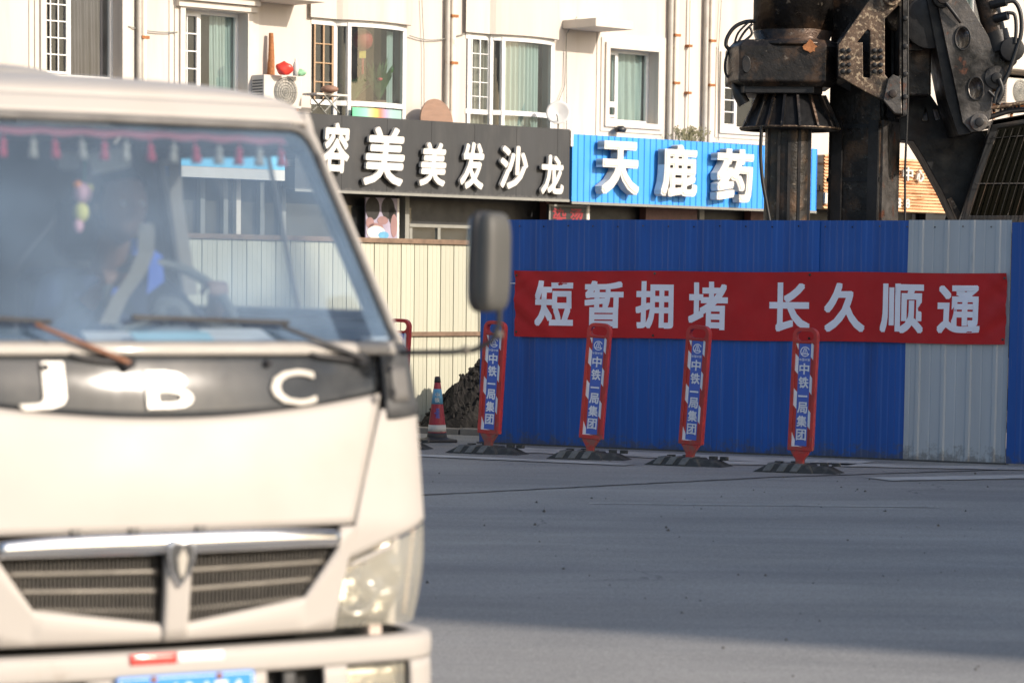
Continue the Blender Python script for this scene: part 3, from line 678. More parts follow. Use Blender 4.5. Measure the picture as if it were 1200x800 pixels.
xs = sorted(set([XL, XR] + [r[0] for r in openings] + [r[2] for r in openings])); zs = sorted(set([ZSH - .3, ZTOP] + [r[1] for r in openings] + [r[3] for r in openings]))
zs = [z for z in zs if ZSH - .3 <= z <= ZTOP]
mb = MB()
for i in range(len(xs) - 1):
    for j in range(len(zs) - 1):
        cx, cz_ = (xs[i] + xs[i+1]) / 2, (zs[j] + zs[j+1]) / 2
        if any(r[0] < cx < r[2] and r[1] < cz_ < r[3] for r in openings): continue
        mb.add([(xs[i], 0, zs[j]), (xs[i+1], 0, zs[j]), (xs[i+1], 0, zs[j+1]), (xs[i], 0, zs[j+1])], [(0, 1, 2, 3)])
for r in openings:
    x0, z0, x1, z1 = r; d = .26
    for q in (((x0, z0), (x0, z1)), ((x1, z1), (x1, z0)), ((x0, z1), (x1, z1)), ((x1, z0), (x0, z0))):
        (a, b), (c, e) = q; mb.add([(a, 0, b), (c, 0, e), (c, d, e), (a, d, b)], [(0, 1, 2, 3)])
mb.add([(XL, 0, ZSH-.3), (XL, 9, ZSH-.3), (XL, 9, ZTOP), (XL, 0, ZTOP)], [(0,1,2,3)]); mb.add([(XR, 0, ZSH-.3), (XR, 9, ZSH-.3), (XR, 9, ZTOP), (XR, 0, ZTOP)], [(0,1,2,3)])
mb.build('wall', M['wall'], bl, recalc=False)
Box('back_wall', M['wall'], bl, (XL, 9, 0), (XR, 9.25, ZTOP)); Box('roof', M['conc'], bl, (XL - .3, -.7, ZTOP), (XR + .3, 9.5, ZTOP + .35))
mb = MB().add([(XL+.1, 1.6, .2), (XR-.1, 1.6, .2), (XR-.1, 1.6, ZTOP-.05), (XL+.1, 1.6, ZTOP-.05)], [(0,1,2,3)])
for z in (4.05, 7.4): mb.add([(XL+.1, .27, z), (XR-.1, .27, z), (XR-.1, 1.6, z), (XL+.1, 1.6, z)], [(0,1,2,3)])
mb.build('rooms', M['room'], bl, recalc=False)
for r in (wA, wB, wC, wD):                                          # stone-like mouldings round the flat windows
    x0, z0, x1, z1 = r; t = .20
    mb = MB()
    for (w0, w1, p) in ((0, t * .55, .09), (t * .55, t, .045), (t, t * 1.5, .02)):
        mb.poly([(x0 - w1, z0 - w1), (x1 + w1, z0 - w1), (x1 + w1, z1 + w1), (x0 - w1, z1 + w1)], [[(x0 - w0, z0 - w0), (x1 + w0, z0 - w0), (x1 + w0, z1 + w0), (x0 - w0, z1 + w0)]], lambda a, b, d: Vector((a, d, b)), -p, .01)
    mb.build('moulding', M['trim'], bl)
x0, z0, x1, z1 = wB
mb = MB()
for k, (h, p) in enumerate(((.10, .14), (.10, .22), (.12, .30))):
    mb.box((x0 - .18, -p, z1 + .02 + k * .11), (x1 + .18, 0, z1 + .02 + k * .11 + h))
mb.build('hood_moulding', M['trim'], bl)

def window(r, split, lattice=(2, 4), curtain=None, bars='upvc', swap=False, y=.24, low=None, cbars=True):
    """one window with its sash, lattice, panes; a child of the building"""
    x0, z0, x1, z1 = r; fw = .06
    xm = x0 + (x1 - x0) * split
    w = MB(); w.poly([(x0, z0), (x1, z0), (x1, z1), (x0, z1)], [[(x0+fw, z0+fw), (xm-fw*.5, z0+fw), (xm-fw*.5, z1-fw), (x0+fw, z1-fw)], [(xm+fw*.5, z0+fw), (x1-fw, z0+fw), (x1-fw, z1-fw), (xm+fw*.5, z1-fw)]], lambda a, b, d: Vector((a, d, b)), y - .05, y + .03)
    win = w.build('window', M['upvc'], bl)
    a0, a1, c0, c1 = x0 + fw, xm - fw*.5, z0 + fw, z1 - fw
    s = MB().poly([(a0, c0), (a1, c0), (a1, c1), (a0, c1)], [[(a0+.045, c0+.045), (a1-.045, c0+.045), (a1-.045, c1-.045), (a0+.045, c1-.045)]], lambda a, b, d: Vector((a, d, b)), y - .075, y - .03)
    s.build('sash', M['upvc'], win)
    if lattice:
        nx, nz_ = lattice; bx_ = MB()
        for i in range(1, nx): xx = a0 + .045 + (a1 - a0 - .09) * (.38 if nx == 2 else i / nx); bx_.box((xx - .011, y - .066, c0 + .03), (xx + .011, y - .05, c1 - .03))
        for j in range(1, nz_): zz = c0 + .045 + (c1 - c0 - .09) * j / nz_; bx_.box((a0 + .03, y - .068, zz - .011), (a1 - .03, y - .048, zz + .011))
        bx_.build('glazing_bars', M[bars], win)
    for q0, q1 in ((a0 + .03, a1 - .03), (xm + fw*.4, x1 - fw + .01)):
        MB().add([(q0, y - .03 if q0 < xm else y, c0 - .01), (q1, y - .03 if q0 < xm else y, c0 - .01), (q1, y - .03 if q0 < xm else y, c1 + .01), (q0, y - .03 if q0 < xm else y, c1 + .01)], [(0, 1, 2, 3)]).build('pane', M['wglass'], win)
    if curtain:
        cu0, cu1, cm = curtain
        X0, X1 = x0 + (x1 - x0) * cu0, x0 + (x1 - x0) * cu1
        MB().grid(lambda u, v: Vector((X0 + (X1 - X0) * u, y + .10 + .03 * math.sin(u * (X1 - X0) * 38) + .012 * math.sin(u * 90 + v * 3), z0 - .05 + (z1 - z0 + .1) * v)), 90, 6).build('curtain', M[cm], win)
    return win
window(wA, .42, (3, 6), (.5, .95, 'darkcurt')); window(wB, .37, (2, 4), (.62, 1.0, 'curtain'))
wc = window(wC, .34, None, (.0, 1.0, 'curtain')); window(wD, .42, (2, 5), None); window(wE, .12, None, (.1, 1, 'curtain'))
x0, z0, x1, z1 = wC; Box('vent_light', M['upvc'], wc, (x0 + .08, .13, z0 + .33), (x0 + (x1-x0)*.34 - .03, .17, z0 + .40))
MB().poly([(x0 + .12, z0+.10), (x0+(x1-x0)*.34-.06, z0+.10), (x0+(x1-x0)*.34-.06, z0+.33), (x0+.12, z0+.33)], [[(x0+.17, z0+.14), (x0+(x1-x0)*.34-.11, z0+.14), (x0+(x1-x0)*.34-.11, z0+.29), (x0+.17, z0+.29)]], lambda a, b, d: Vector((a, d, b)), .12, .15).build('vent_sash', M['upvc'], wc)

def bay(r, prot, zsill, split, side_lattice, curtains, ztr=None, bars='wood_bar'):
    x0, _, x1, z1 = r; n = 28; zb = 4.0
    def pl(t, ex=0, k=1.0):
        s_ = max(0, math.sin(PI * max(0, t - .26) / .74)) ** .55
        return x0 - ex + (x1 - x0 + 2 * ex) * t, -(prot * s_ + ex)
    T = [i / n for i in range(n + 1)]
    bayroot = MB()
    def wallband(mb, z0, z1_, ex=0, th=.1):
        for a, b in zip(T, T[1:]):
            (xa, ya), (xb, yb) = pl(a, ex), pl(b, ex)
            mb.add([(xa, ya, z0), (xb, yb, z0), (xb, yb, z1_), (xa, ya, z1_)], [(0, 1, 2, 3)], True)
    wallband(bayroot, z1 + .02, ZTOP, .10)
    k = len(T); cap = [(*pl(t, .10), z1 + .02) for t in T]; bayroot.add(cap, [tuple(range(k))])
    B_ = bayroot.build('bay_front', M['wall'], bl)
    fr = MB(); h = .09
    for z0, z2 in ((z1 - h, z1 + .02), (zsill - h * .7, zsill + h * .3)): 
        for a, b in zip(T, T[1:]):
            (xa, ya), (xb, yb) = pl(a, .015), pl(b, .015); (xc, yc), (xd, yd) = pl(a, -.05), pl(b, -.05)
            fr.add([(xa, ya, z0), (xb, yb, z0), (xb, yb, z2), (xa, ya, z2), (xc, yc, z0), (xd, yd, z0), (xd, yd, z2), (xc, yc, z2)], [(0,1,2,3), (4,7,6,5), (3,2,6,7), (0,4,5,1)])
    for t in split:
        x, y = pl(t); fr.box((x - .04, y - .02, zb), (x + .04, y + .06, z1))
    W_ = fr.build('window', M['upvc'], bl)
    for (ta, tb) in zip([0.0] + split, split + [1.0]):
        mb = MB(); tt = [ta + (tb - ta) * i / 8 for i in range(9)]
        for a, b in zip(tt, tt[1:]):
            (xa, ya), (xb, yb) = pl(a), pl(b); mb.add([(xa, ya + .02, zb), (xb, yb + .02, zb), (xb, yb + .02, z1), (xa, ya + .02, z1)], [(0, 1, 2, 3)], True)
        mb.build('pane', M['wglass'], W_)
    if side_lattice:
        ta, tb, rows = side_lattice; mb = MB()
        for t in (ta, (ta + tb) / 2, tb):
            x, y = pl(t); mb.box((x - .013, y - .02, zsill), (x + .013, y + .01, z1 - h))
        for j in range(1, rows):
            z = zsill + (z1 - h - zsill) * j / rows
            pts = [Vector((*pl(ta + (tb - ta) * i / 4), z)) + Vector((0, -.005, 0)) for i in range(5)]; mb.tube(pts, .012, 6)
        mb.build('glazing_bars', M[bars], W_)
    for (ta, tb, m_, za, zb_) in curtains:
        def cfn(u, v, ta=ta, tb=tb, za=za, zb_=zb_):
            x, y = pl(ta + (tb - ta) * u, -.16); return Vector((x, y + .03 * math.sin(u * (tb - ta) * 110) , za + (zb_ - za) * v))
        MB().grid(cfn, 110, 5).build('curtain', M[m_], W_)
    return W_
zs1 = bw(438, 121, .35)[1]; zs2 = bw(600, 131, .35)[1]
bay(b1, .26, zs1, [.25, .345, .97], (.03, .22, 4), [(.85, .97, 'curtain', 4.1, b1[3] - .1)])
bay(b2, .26, zs2, [.03, .27, .36, .97], (.06, .25, 5), [(.05, .28, 'curtain2', 4.1, b2[3] - .1), (.37, .9, 'curtain', 4.1, b2[3] - .1)], bars='upvc')
M['rainbow'] = bpy.data.materials.new('rainbow_film'); M['rainbow'].use_nodes = True
_t = M['rainbow'].node_tree; _r = _t.nodes.new('ShaderNodeValToRGB'); _e = _r.color_ramp.elements
_e[0].color = (.10, .45, .25, 1); _e[1].color = (.3, .45, .42, 1); _e[1].position = 1
for p_, c_ in ((.25, (.25, .6, .45)), (.42, (.6, .55, .12)), (.52, (.7, .2, .1)), (.64, (.35, .3, .45)), (.8, (.3, .5, .45))): _x = _e.new(p_); _x.color = (*c_, 1)
_c = _t.nodes.new('ShaderNodeTexCoord'); _s = _t.nodes.new('ShaderNodeSeparateXYZ'); _t.links.new(_c.outputs['Generated'], _s.inputs[0]); _t.links.new(_s.outputs[0], _r.inputs[0]); _t.links.new(_r.outputs[0], _t.nodes['Principled BSDF'].inputs['Base Color'])
x0, z0, x1, z1 = b1
MB().grid(lambda u, v: Vector((x0 + (x1 - x0) * (.34 + .58 * u), -.28 * math.sin(PI * (.34 + .58 * u)) ** .42, zs1 - .55 + .46 * v)), 14, 1).build('coloured_film', M['rainbow'], bl)
# drainpipes in pairs with rusty clips
def dpipe(px, m, r, clips=(), yoff=.09, pz=0):
    s0 = bw(px, 100, .1)[0]
    o = MB().tube([(s0, -yoff, ZSH), (s0, -yoff, ZTOP - .1)], r, 12).build('drainpipe', M[m], bl)
    for py in clips:
        z = bw(px, py, .1)[1]
        MB().box((s0 - r - .03, -yoff - r - .012, z - .025), (s0 + r + .03, 0, z + .025)).build('clip', M['rust'], o)
dpipe(163.5, 'pipe', .045); dpipe(169, 'pipew', .05, (44,)); dpipe(524.5, 'pipe', .045); dpipe(530.5, 'pipew', .055, (19, 74))
dpipe(785.5, 'pipe', .05); dpipe(791.5, 'pipew', .055, (41.5, 97.5)); dpipe(808, 'pipew', .02, (54, 109)); dpipe(827, 'pipe', .05); dpipe(833, 'pipew', .055, (48, 100))
# thin cables strung along and down the wall
def cable(pts, r=.010):
    q = []
    for (a, b), (c, d) in zip(pts, pts[1:]):
        for i in range(8):
            t = i / 8; px, py = a + (c - a)*t, b + (d - b)*t + 3.0*math.sin(PI*t) * (abs(c - a) > 30); x, z = bw(px, py, .06); q.append((x, -.06, z))
    x, z = bw(*pts[-1], .06); q.append((x, -.06, z)); MB().tube(q, r, 5).build('cable', M['shopgrey'], bl)
cable([(146, 30), (208, 38)]); cable([(480, 42), (520, 46), (545, 40)]); cable([(494, -10), (497, 60), (497, 150)], .008); cable([(664, 60), (664, 152)], .008); cable([(846, -10), (842, 60), (842, 165)], .008); cable([(655, 118), (662, 100), (664, 40), (676, 20)], .008)
# ledges (slabs on the wall)
def ledge(px0, px1, pyt, pyb, prot, m='trim'):
    s0, zb = bw(px0, pyb); s1, _ = bw(px1, pyb); _, zt = bw(px0, pyt)
    Box('ledge', M[m], bl, (s0, -prot, zb), (s1, 0, zt), bevel=.01)
ledge(659, 703, 24, 34, .92); ledge(296, 345, -30, 2, .85, 'wall')
ledge(1160, 1230, 74, 82, .6)

# storefront: dark recess below the signs
sf = thing('shopfronts', 'dark ground floor shop fronts shaded beneath the shop signs', 'shop front', B0, BR)
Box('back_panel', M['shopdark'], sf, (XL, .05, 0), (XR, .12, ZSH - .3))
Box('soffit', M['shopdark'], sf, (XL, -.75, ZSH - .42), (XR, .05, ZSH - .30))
def post(px, w, m, ztop=ZSH - .42, o=.2):
    s0 = bw(px, 250, o)[0]; Box('post', M[m], sf, (s0, -o, 0), (s0 + w, -o + .18, ztop))
post(475, .10, 'shopgrey'); post(640, .9, 'shopred'); post(757, 1.5, 'shopred'); post(820, .14, 'shopgrey'); post(880, .5, 'shopred'); post(1085, .3, 'shopdark')
for px in (480, 513, 552):
    s0 = bw(px, 270, .1)[0]; Box('door_frame', M['shopgrey'], sf, (s0, -.1, 0), (s0 + .07, -.04, bw(px, 267, .1)[1]))
s0 = bw(480, 270, .1)[0]; s1 = bw(560, 270, .1)[0]; z = bw(520, 267, .1)[1]
Box('door_rail', M['shopgrey'], sf, (s0, -.1, z), (s1, -.04, z + .06))
MB().add([(s0, -.06, 0), (s1, -.06, 0), (s1, -.06, z), (s0, -.06, z)], [(0,1,2,3)]).build('pane', M['wglass'], sf)
for px in (235, 262, 277, 305, 330):
    s0 = bw(px, 260, .15)[0]; Box('post', M['shopgrey' if px != 277 else 'pipew'], sf, (s0, -.15, 0), (s0 + .10, -.05, ZSH - .42))
MB().add([(XL, -.04, 0), (bw(480, 270)[0], -.04, 0), (bw(480, 270)[0], -.04, 3.1), (XL, -.04, 3.1)], [(0,1,2,3)]).build('pane', M['wglass'], sf)

# poster of hair models, plain generic figures
M['poster'] = mat('lilac_photo_print', (.30, .27, .36), .5, var=.2, scale=3)
pr_ = rect(427, 232, 466, 281, .2); po = thing('salon_poster', 'poster of dark haired models beside the salon door under the black sign', 'poster', B0 + BD * pr_[0] + BN * .24 + Vector((0, 0, pr_[1])), BR)
pw, ph = pr_[2] - pr_[0], pr_[3] - pr_[1]
Box('sheet', M['poster'], po, (0, 0, 0), (pw, .03, ph)); Box('light_strip', M['letter'], po, (pw*.94, -.004, 0), (pw, 0, ph))
def ell(cx, cz_, rx, rz_, d=-.003, n=20): return MB().poly([(cx + rx*math.cos(2*PI*i/n), cz_ + rz_*math.sin(2*PI*i/n)) for i in range(n)], [], lambda a, b, dd: Vector((a, dd, b)), d - .002, -.0005)
for cx, cz_, rx_, rz_ in ((.20, .74, .21, .28), (.66, .76, .20, .26), (.80, .58, .12, .22)):
    ell(pw*cx, ph*cz_, pw*rx_, ph*rz_).build('printed_hair', M['hair'], po)
M['blush'] = mat('printed_skin', (.26, .15, .15), .5)
for cx, cz_, rx_, rz_ in ((.12, .40, .12, .13), (.50, .46, .16, .10), (.84, .34, .10, .28), (.30, .30, .22, .10)):
    ell(pw*cx, ph*cz_, pw*rx_, ph*rz_, -.006).build('printed_figure', M['blush'], po)
ell(pw*.30, ph*.17, pw*.27, ph*.16, -.009).build('printed_dress', M['letter'], po); ell(pw*.52, ph*.11, pw*.16, ph*.09, -.012).build('printed_dress', M['coneblue'], po)

# ---- shop signs
SO = .85                                                              # how far the fascia stands proud
def sign_root(name, label, r): return thing(name, label, 'shop sign', B0 + BD * r[0] + BN * SO + Vector((0, 0, r[1])), BR)
def srect(px0, py0t, py0b, px1, py1t, py1b):
    a = bw(px0, py0t, SO); b = bw(px0, py0b, SO); c = bw(px1, py1t, SO); d = bw(px1, py1b, SO)
    return a[0], (b[1] + d[1]) / 2, c[0], (a[1] + c[1]) / 2
def box3(root, r, m, d=.5):
    Box('casing', M[m], root, (.01, .03, .01), (r[2] - r[0] - .01, d, r[3] - r[1] - .01))
rB = srect(352, 131.5, 220.5, 668, 152.5, 234.5)
sb = sign_root('hair_salon_sign', 'long charcoal fascia sign with raised white brush script characters', rB); box3(sb, rB, 'signblack')
wB_, hB_ = rB[2] - rB[0], rB[3] - rB[1]
x = -.12; mw = 1.08; o0 = None
while x < wB_ - .01:
    ww = min(mw, wB_ - x); MB().box((x + .002, 0, 0), (x + ww - .004, .028, hB_)).build('sheet', M['signblack'], sb); x += ww
Box('bottom_lip', M['shopgrey'], sb, (-.12, -.012, -.05), (wB_, .03, -.002)); Box('end_cap', M['pipew'], sb, (wB_ + .012, -.02, hB_ - .32), (wB_ + .07, .03, hB_ - .02))
def rchar(root, r, ch, x0, y0, x1, y1, m='letter', d=.10, bold=.03, rnd_=0.0, slant=0):
    a = bw(x0, y1, SO + .1); b = bw(x1, y0, SO + .1); c = bw(x1, y1, SO + .1); e = bw(x0, y0, SO + .1)
    X0, X1 = a[0] - r[0], b[0] - r[0]; Z0, Z1 = (a[1] + c[1]) / 2 - r[1], (b[1] + e[1]) / 2 - r[1]
    mb = MB(); text_to(mb, ch, lambda p, q, o: Vector((p, -.06 - o, q)), X0, X1, Z0, Z1, d=d, bold=bold, round_=rnd_, slant=slant)
    return mb.build('character', M[m], root)
for ch, x0, y0, x1, y1, sl_ in (('容', 378, 144, 409, 203, .1), ('美', 427, 149, 474, 218, .12), ('美', 492, 167, 522.5, 218.5, .12), ('发', 539, 166.5, 567, 222, .10), ('沙', 585, 171, 618, 222, .06), ('龙', 633, 181.5, 660, 228, .0)):
    rchar(sb, rB, ch, x0, y0, x1, y1, d=.065, bold=.026 if x1 - x0 > 40 else .032, rnd_=.028, slant=sl_)
rU = srect(671, 154.5, 234, 958, 177, 249)
su = sign_root('pharmacy_sign', 'bright blue ribbed fascia sign with bulky white block characters', rU); box3(su, rU, 'signblue')
wU, hU = rU[2] - rU[0], rU[3] - rU[1]
def ribbed(w, h, p, d):
    n = int(w / p); p = w / n; pts = []
    for i in range(n): pts += [(i*p, 0), (i*p + p*.80, 0), (i*p + p*.86, d), (i*p + p*.94, d)]
    pts.append((w, 0)); k = len(pts)
    return MB().add([(x, y, z) for z in (0, h) for x, y in pts], [(i, i+1, k+i+1, k+i) for i in range(k-1)])
ribbed(wU, hU, .165, .018).build('ribbed_sheet', M['signblue'], su, solid=.003); Box('bottom_lip', M['shopgrey'], su, (0, -.01, -.05), (wU, .03, -.002))
for ch, x0, y0, x1, y1 in (('天', 698.5, 166, 743, 228), ('鹿', 768, 170, 811, 231), ('药', 833.5, 175, 877, 237)): rchar(su, rU, ch, x0, y0, x1, y1, d=.20, bold=.034)
rS = srect(966, 179, 246, 1112, 191, 250)
ss = sign_root('slatted_sign', 'orange brown slatted fascia sign with small white characters behind the drilling rig', rS)
wS, hS = rS[2] - rS[0], rS[3] - rS[1]; box3(ss, rS, 'slat', .4)
mb = MB(); ns = 17
for i in range(ns): z = hS * i / ns; mb.add([(0, .03, z), (wS, .03, z), (wS, -.035, z + hS/ns*.25), (0, -.035, z + hS/ns*.25), (wS, .012, z + hS/ns), (0, .012, z + hS/ns)], [(0,1,2,3), (3,2,4,5)])
mb.build('slats', M['slat'], ss)['kind'] = 'stuff'
rchar(ss, rS, '中', 1058, 196, 1070, 212, d=.05, bold=.02); rchar(ss, rS, '心', 1074, 199, 1083, 213, d=.05, bold=.03); rchar(ss, rS, '8', 1061, 233, 1066, 244, d=.05, bold=.02); rchar(ss, rS, '1', 966.5, 226, 972.5, 238.5, d=.05, bold=.03)
rchar(ss, rS, '务', 1040, 194, 1052, 211, d=.05, bold=.02); rchar(ss, rS, '3', 1050, 232, 1056, 243.5, d=.05, bold=.02)
rL = srect(212, 126, 206, 334, 136, 213)
sL_ = sign_root('liquor_shop_sign', 'light blue fascia sign with a white lower band seen through the truck windscreen', rL); box3(sL_, rL, 'signblue')
wL, hL_ = rL[2] - rL[0], rL[3] - rL[1]
M['cyan'] = mat('cyan_sign_face', (.16, .60, .90), .4, var=.05)
Box('face', M['cyan'], sL_, (0, 0, hL_*.165), (wL, .03, hL_)); Box('white_band', M['letter'], sL_, (0, -.004, 0), (wL, .03, hL_*.16))
for ch, x0, x1 in (('诚', 217, 236), ('记', 242, 260), ('名', 280, 294), ('酒', 299, 314)): rchar(sL_, rL, ch, x0, 138, x1, 176, d=.05, bold=.02)
rL2 = srect(20, 118, 186, 206, 128, 196)
sq = sign_root('plain_shop_sign', 'plain dark fascia sign hidden behind the truck cab', rL2); box3(sq, rL2, 'signblack')
# led sign under the black sign
rl = rect(643, 240, 688, 268, .5)
ld = thing('led_sign', 'dark window sign with dull red LED characters under the black fascia', 'led sign', B0 + BD*rl[0] + BN*.5 + Vector((0, 0, rl[1])), BR)
wl, hl = rl[2] - rl[0], rl[3] - rl[1]
Box('board', M['shopdark'], ld, (0, 0, 0), (wl, .06, hl)); Box('side_trim', M['letter'], ld, (wl, -.01, 0), (wl + .06, .07, hl)); 
MB().poly([(0, 0), (wl, 0), (wl, hl), (0, hl)], [[(.04, .04), (wl-.04, .04), (wl-.04, hl-.04), (.04, hl-.04)]], lambda a, b, d: Vector((a, d, b)), -.01, 0).build('frame', M['shopgrey'], ld)
for i, ch in enumerate('染烫'):
    mb = MB(); text_to(mb, ch, lambda a, b, o: Vector((a, -o, b)), wl*(.1 + i*.45), wl*(.45 + i*.45), hl*.2, hl*.85, .004, .02); mb.build('character', M['ledred'], ld)

# ---- things on the wall
def bloc(px, py, o): p = hit(px, py, B0 + BN*o, BN); return p
# air conditioner
r = rect(322, 88, 365, 126, .75); aw, ah = r[2]-r[0], r[3]-r[1]
aw = .86
ac = thing('air_conditioner', 'white outdoor air conditioner unit on the wall left of the bay window', 'air conditioner', B0 + BD*r[0] + BN*.45 + Vector((0, 0, r[1])), BR)
Box('casing', M['trim'], ac, (0, 0, 0), (aw, .36, ah), bevel=.015)
mb = MB(); cx, cz_ = aw*.56, ah*.5
for rr_ in (.07, .12, .17, .22, .255): mb.tube([(cx + rr_*math.cos(2*PI*i/24), -.022, cz_ + rr_*math.sin(2*PI*i/24)) for i in range(25)], .006, 5, False)
for i in range(16): a = 2*PI*i/16; mb.tube([(cx, -.022, cz_), (cx + .255*math.cos(a), -.022, cz_ + .255*math.sin(a))], .004, 4)
mb.build('fan_grille', M['shopgrey'], ac)
MB().lathe([(.0, .0), (.25, -.004), (.25, 0)], 28, (cx, -.003, cz_), (0, 1, 0)).build('fan_recess', M['pipe'], ac)
mb = MB()
for i in range(9): mb.box((-.006, .04, .05 + i*ah*.09), (0, .32, .05 + i*ah*.09 + .02))
mb.build('side_louvres', M['shopdark'], ac)
for x in (.08, aw-.12): MB().box((x, 0, -.05), (x+.04, .46, -.003)).box((x, .40, -.35), (x+.04, .45, -.05)).build('bracket', M['rust'], ac)
def bag(name, label, m, px, py, rx, rz_, top):
    p = bloc(px, py, .62); mb = MB()
    def f(u, v):
        a = u*2*PI; t = v; r_ = rx*(math.sin(PI*min(1, t*.8+.12))**.7)*(1+.12*math.sin(a*3+t*5)) if t < .98 else .01
        if t > .75: r_ *= 1 - (t-.75)*3.2
        return Vector((max(.01, r_)*math.cos(a), max(.01, r_)*.8*math.sin(a), t*rz_))
    o = mb.grid(f, 20, 12).build(name, m); o.location = (p.x, p.y, B0.z + r[1] + ah + .002); tag(o, label, 'bag'); return o
M['redbag'] = mat('red_plastic_bag', (.62, .05, .035), .4, var=.2, bump=.4, bscale=12); M['greenbag'] = mat('green_plastic_bag', (.25, .5, .3), .4, var=.2, bump=.4, bscale=12)
bag('red_plastic_bag', 'knotted red plastic bag on top of the air conditioner', M['redbag'], 333, 87, .15, .24, 1); bag('green_plastic_bag', 'small pale green bag on the right of the air conditioner top', M['greenbag'], 352, 87, .10, .13, 1)
p = bloc(346.5, 87, .6); o = MB().lathe([(0, 0), (.05, 0), (.055, .12), (.045, .2), (.018, .26), (.018, .3), (0, .3)], 14).build('clear_bottle', M['conewht']); o.location = (p.x, p.y, r[1] + ah + .002); tag(o, 'pale bottle between the red and green bags', 'bottle')
s0, z0 = bw(317.5, 88, .12); s1, z1 = bw(316.5, 39, .12)
o = MB().tube([(0, 0, 0), (-.01, -.02, (z1-z0)*.5), (0, 0, z1 - z0)], [.07, .055, .04], 8).build('wooden_stick', M['rust']); o.location = B0 + BD*s0 + BN*.12 + Vector((0,0,z0)); o.rotation_euler = (0, 0, BR); tag(o, 'rough brown timber propped upright left of the air conditioner', 'timber')
M['soff'] = M['pipe']
# folding table rack
p = bloc(374, 118, .8); tb = thing('folding_rack', 'small folding rack with cluttered cloths in front of the bay window', 'rack', B0 + BD*bw(369, 125, .8)[0] + BN*.8 + Vector((0, 0, bw(369, 131, .8)[1])), BR)
tw = bw(405, 118, .8)[0] - bw(369, 118, .8)[0]; th = .30
Box('top', M['trim'], tb, (0, -.05, th), (tw, .35, th + .035)); 
for y in (-.04, .33):
    MB().tube([(tw*.25, y, 0), (tw*.75, y, th)], .014, 6).build('leg', M['shopgrey'], tb); MB().tube([(tw*.75, y, 0), (tw*.25, y, th)], .014, 6).build('leg', M['shopgrey'], tb)
o = MB().grid(lambda u, v: Vector((.25 + .16*math.cos(u*2*PI)*math.sin(v*PI), .12 + .12*math.sin(u*2*PI)*math.sin(v*PI), .07*(1 - math.cos(v*PI)))), 14, 8).build('cloth_bundle', M['skin']); o.location = tb.location + Vector((0, 0, th + .036)); tag(o, 'brownish bundle of cloth lying on the folding rack', 'cloth')
# round brown board leaning on the wall behind the sign
zc = bw(506, 143, .3)[1]; rb = (bw(525, 130, .3)[0] - bw(487, 130, .3)[0]) / 2; M['board'] = mat('brown_plywood', (.24, .145, .10), .7, var=.15, scale=3, stretch=(1, 1, 4))
o = MB().poly([(rb*math.cos(2*PI*i/40), rb*1.05*math.sin(2*PI*i/40)) for i in range(40)], [], lambda a, b, d: Vector((a, d, b)), 0, .035).build('round_board', M['board'], bevel=.005)
sx = (bw(506, 130, .3))[0]; o.location = B0 + BD*sx + BN*.45 + Vector((0, 0, zc)); o.rotation_euler = (R(-7), 0, BR); tag(o, 'round brown table top leaning on the wall behind the black sign', 'table top')
# satellite dish
dl = bloc(654.5, 133, .8); ds = thing('satellite_dish', 'small grey satellite dish on a mast between the black and blue signs', 'satellite dish', (dl.x, dl.y, rB[3]), 0)
dn = Vector((-.12, -1, .32)).normalized(); c_ = Vector((0, 0, dl.z - rB[3])); dr = .235 * 1.0
MB().lathe([(0, 0), (dr*.5, .012), (dr*.85, .035), (dr, .052), (dr, .06), (dr*.8, .04), (0, .01)], 32, c_ + dn*.0, dn).build('reflector', M['upvc'], ds)
MB().tube([c_ + Vector((0, .05, 0)), c_ + Vector((0, .05, -.1)), (0, .06, 0)], .018, 8).build('mast', M['shopgrey'], ds)
MB().tube([c_ + Vector((0, 0, -dr*.9)), c_ + dn*.28 + Vector((0, 0, -.12))], .01, 6).build('feed_arm', M['shopgrey'], ds); MB().lathe([(0, 0), (.02, 0), (.022, .04), (0, .04)], 10, c_ + dn*.28 + Vector((0, 0, -.12)), -dn).build('feed_horn', M['upvc'], ds)
# lantern and plants behind the curved window
M['lantern'] = mat('red_lantern_silk', (.30, .03, .03), .6, var=.1); M['leaf'] = mat('dark_leaf', (.05, .11, .04), .5, var=.4, scale=8); M['yellow'] = mat('yellow_paper', (.7, .55, .1), .6); M['fl'] = mat('pink_flower', (.7, .12, .12), .6)
p = bloc(425, 47, -.1); ln = thing('red_lantern', 'red paper lantern with yellow tag hanging inside the curved window', 'lantern', (p.x, p.y, p.z), 0)
MB().lathe([(.03, .19), (.10, .17), (.17, .10), (.19, 0), (.17, -.10), (.10, -.17), (.03, -.19)], 18).build('body', M['lantern'], ln); Box('paper_tag', M['yellow'], ln, (-.06, -.02, -.33), (.06, .02, -.20)); MB().tube([(0, 0, -.33), (0, 0, -.62)], .025, 6).build('tassel', M['lantern'], ln); MB().tube([(0, 0, .19), (0, 0, .9)], .006, 5).build('cord', M['shopdark'], ln)
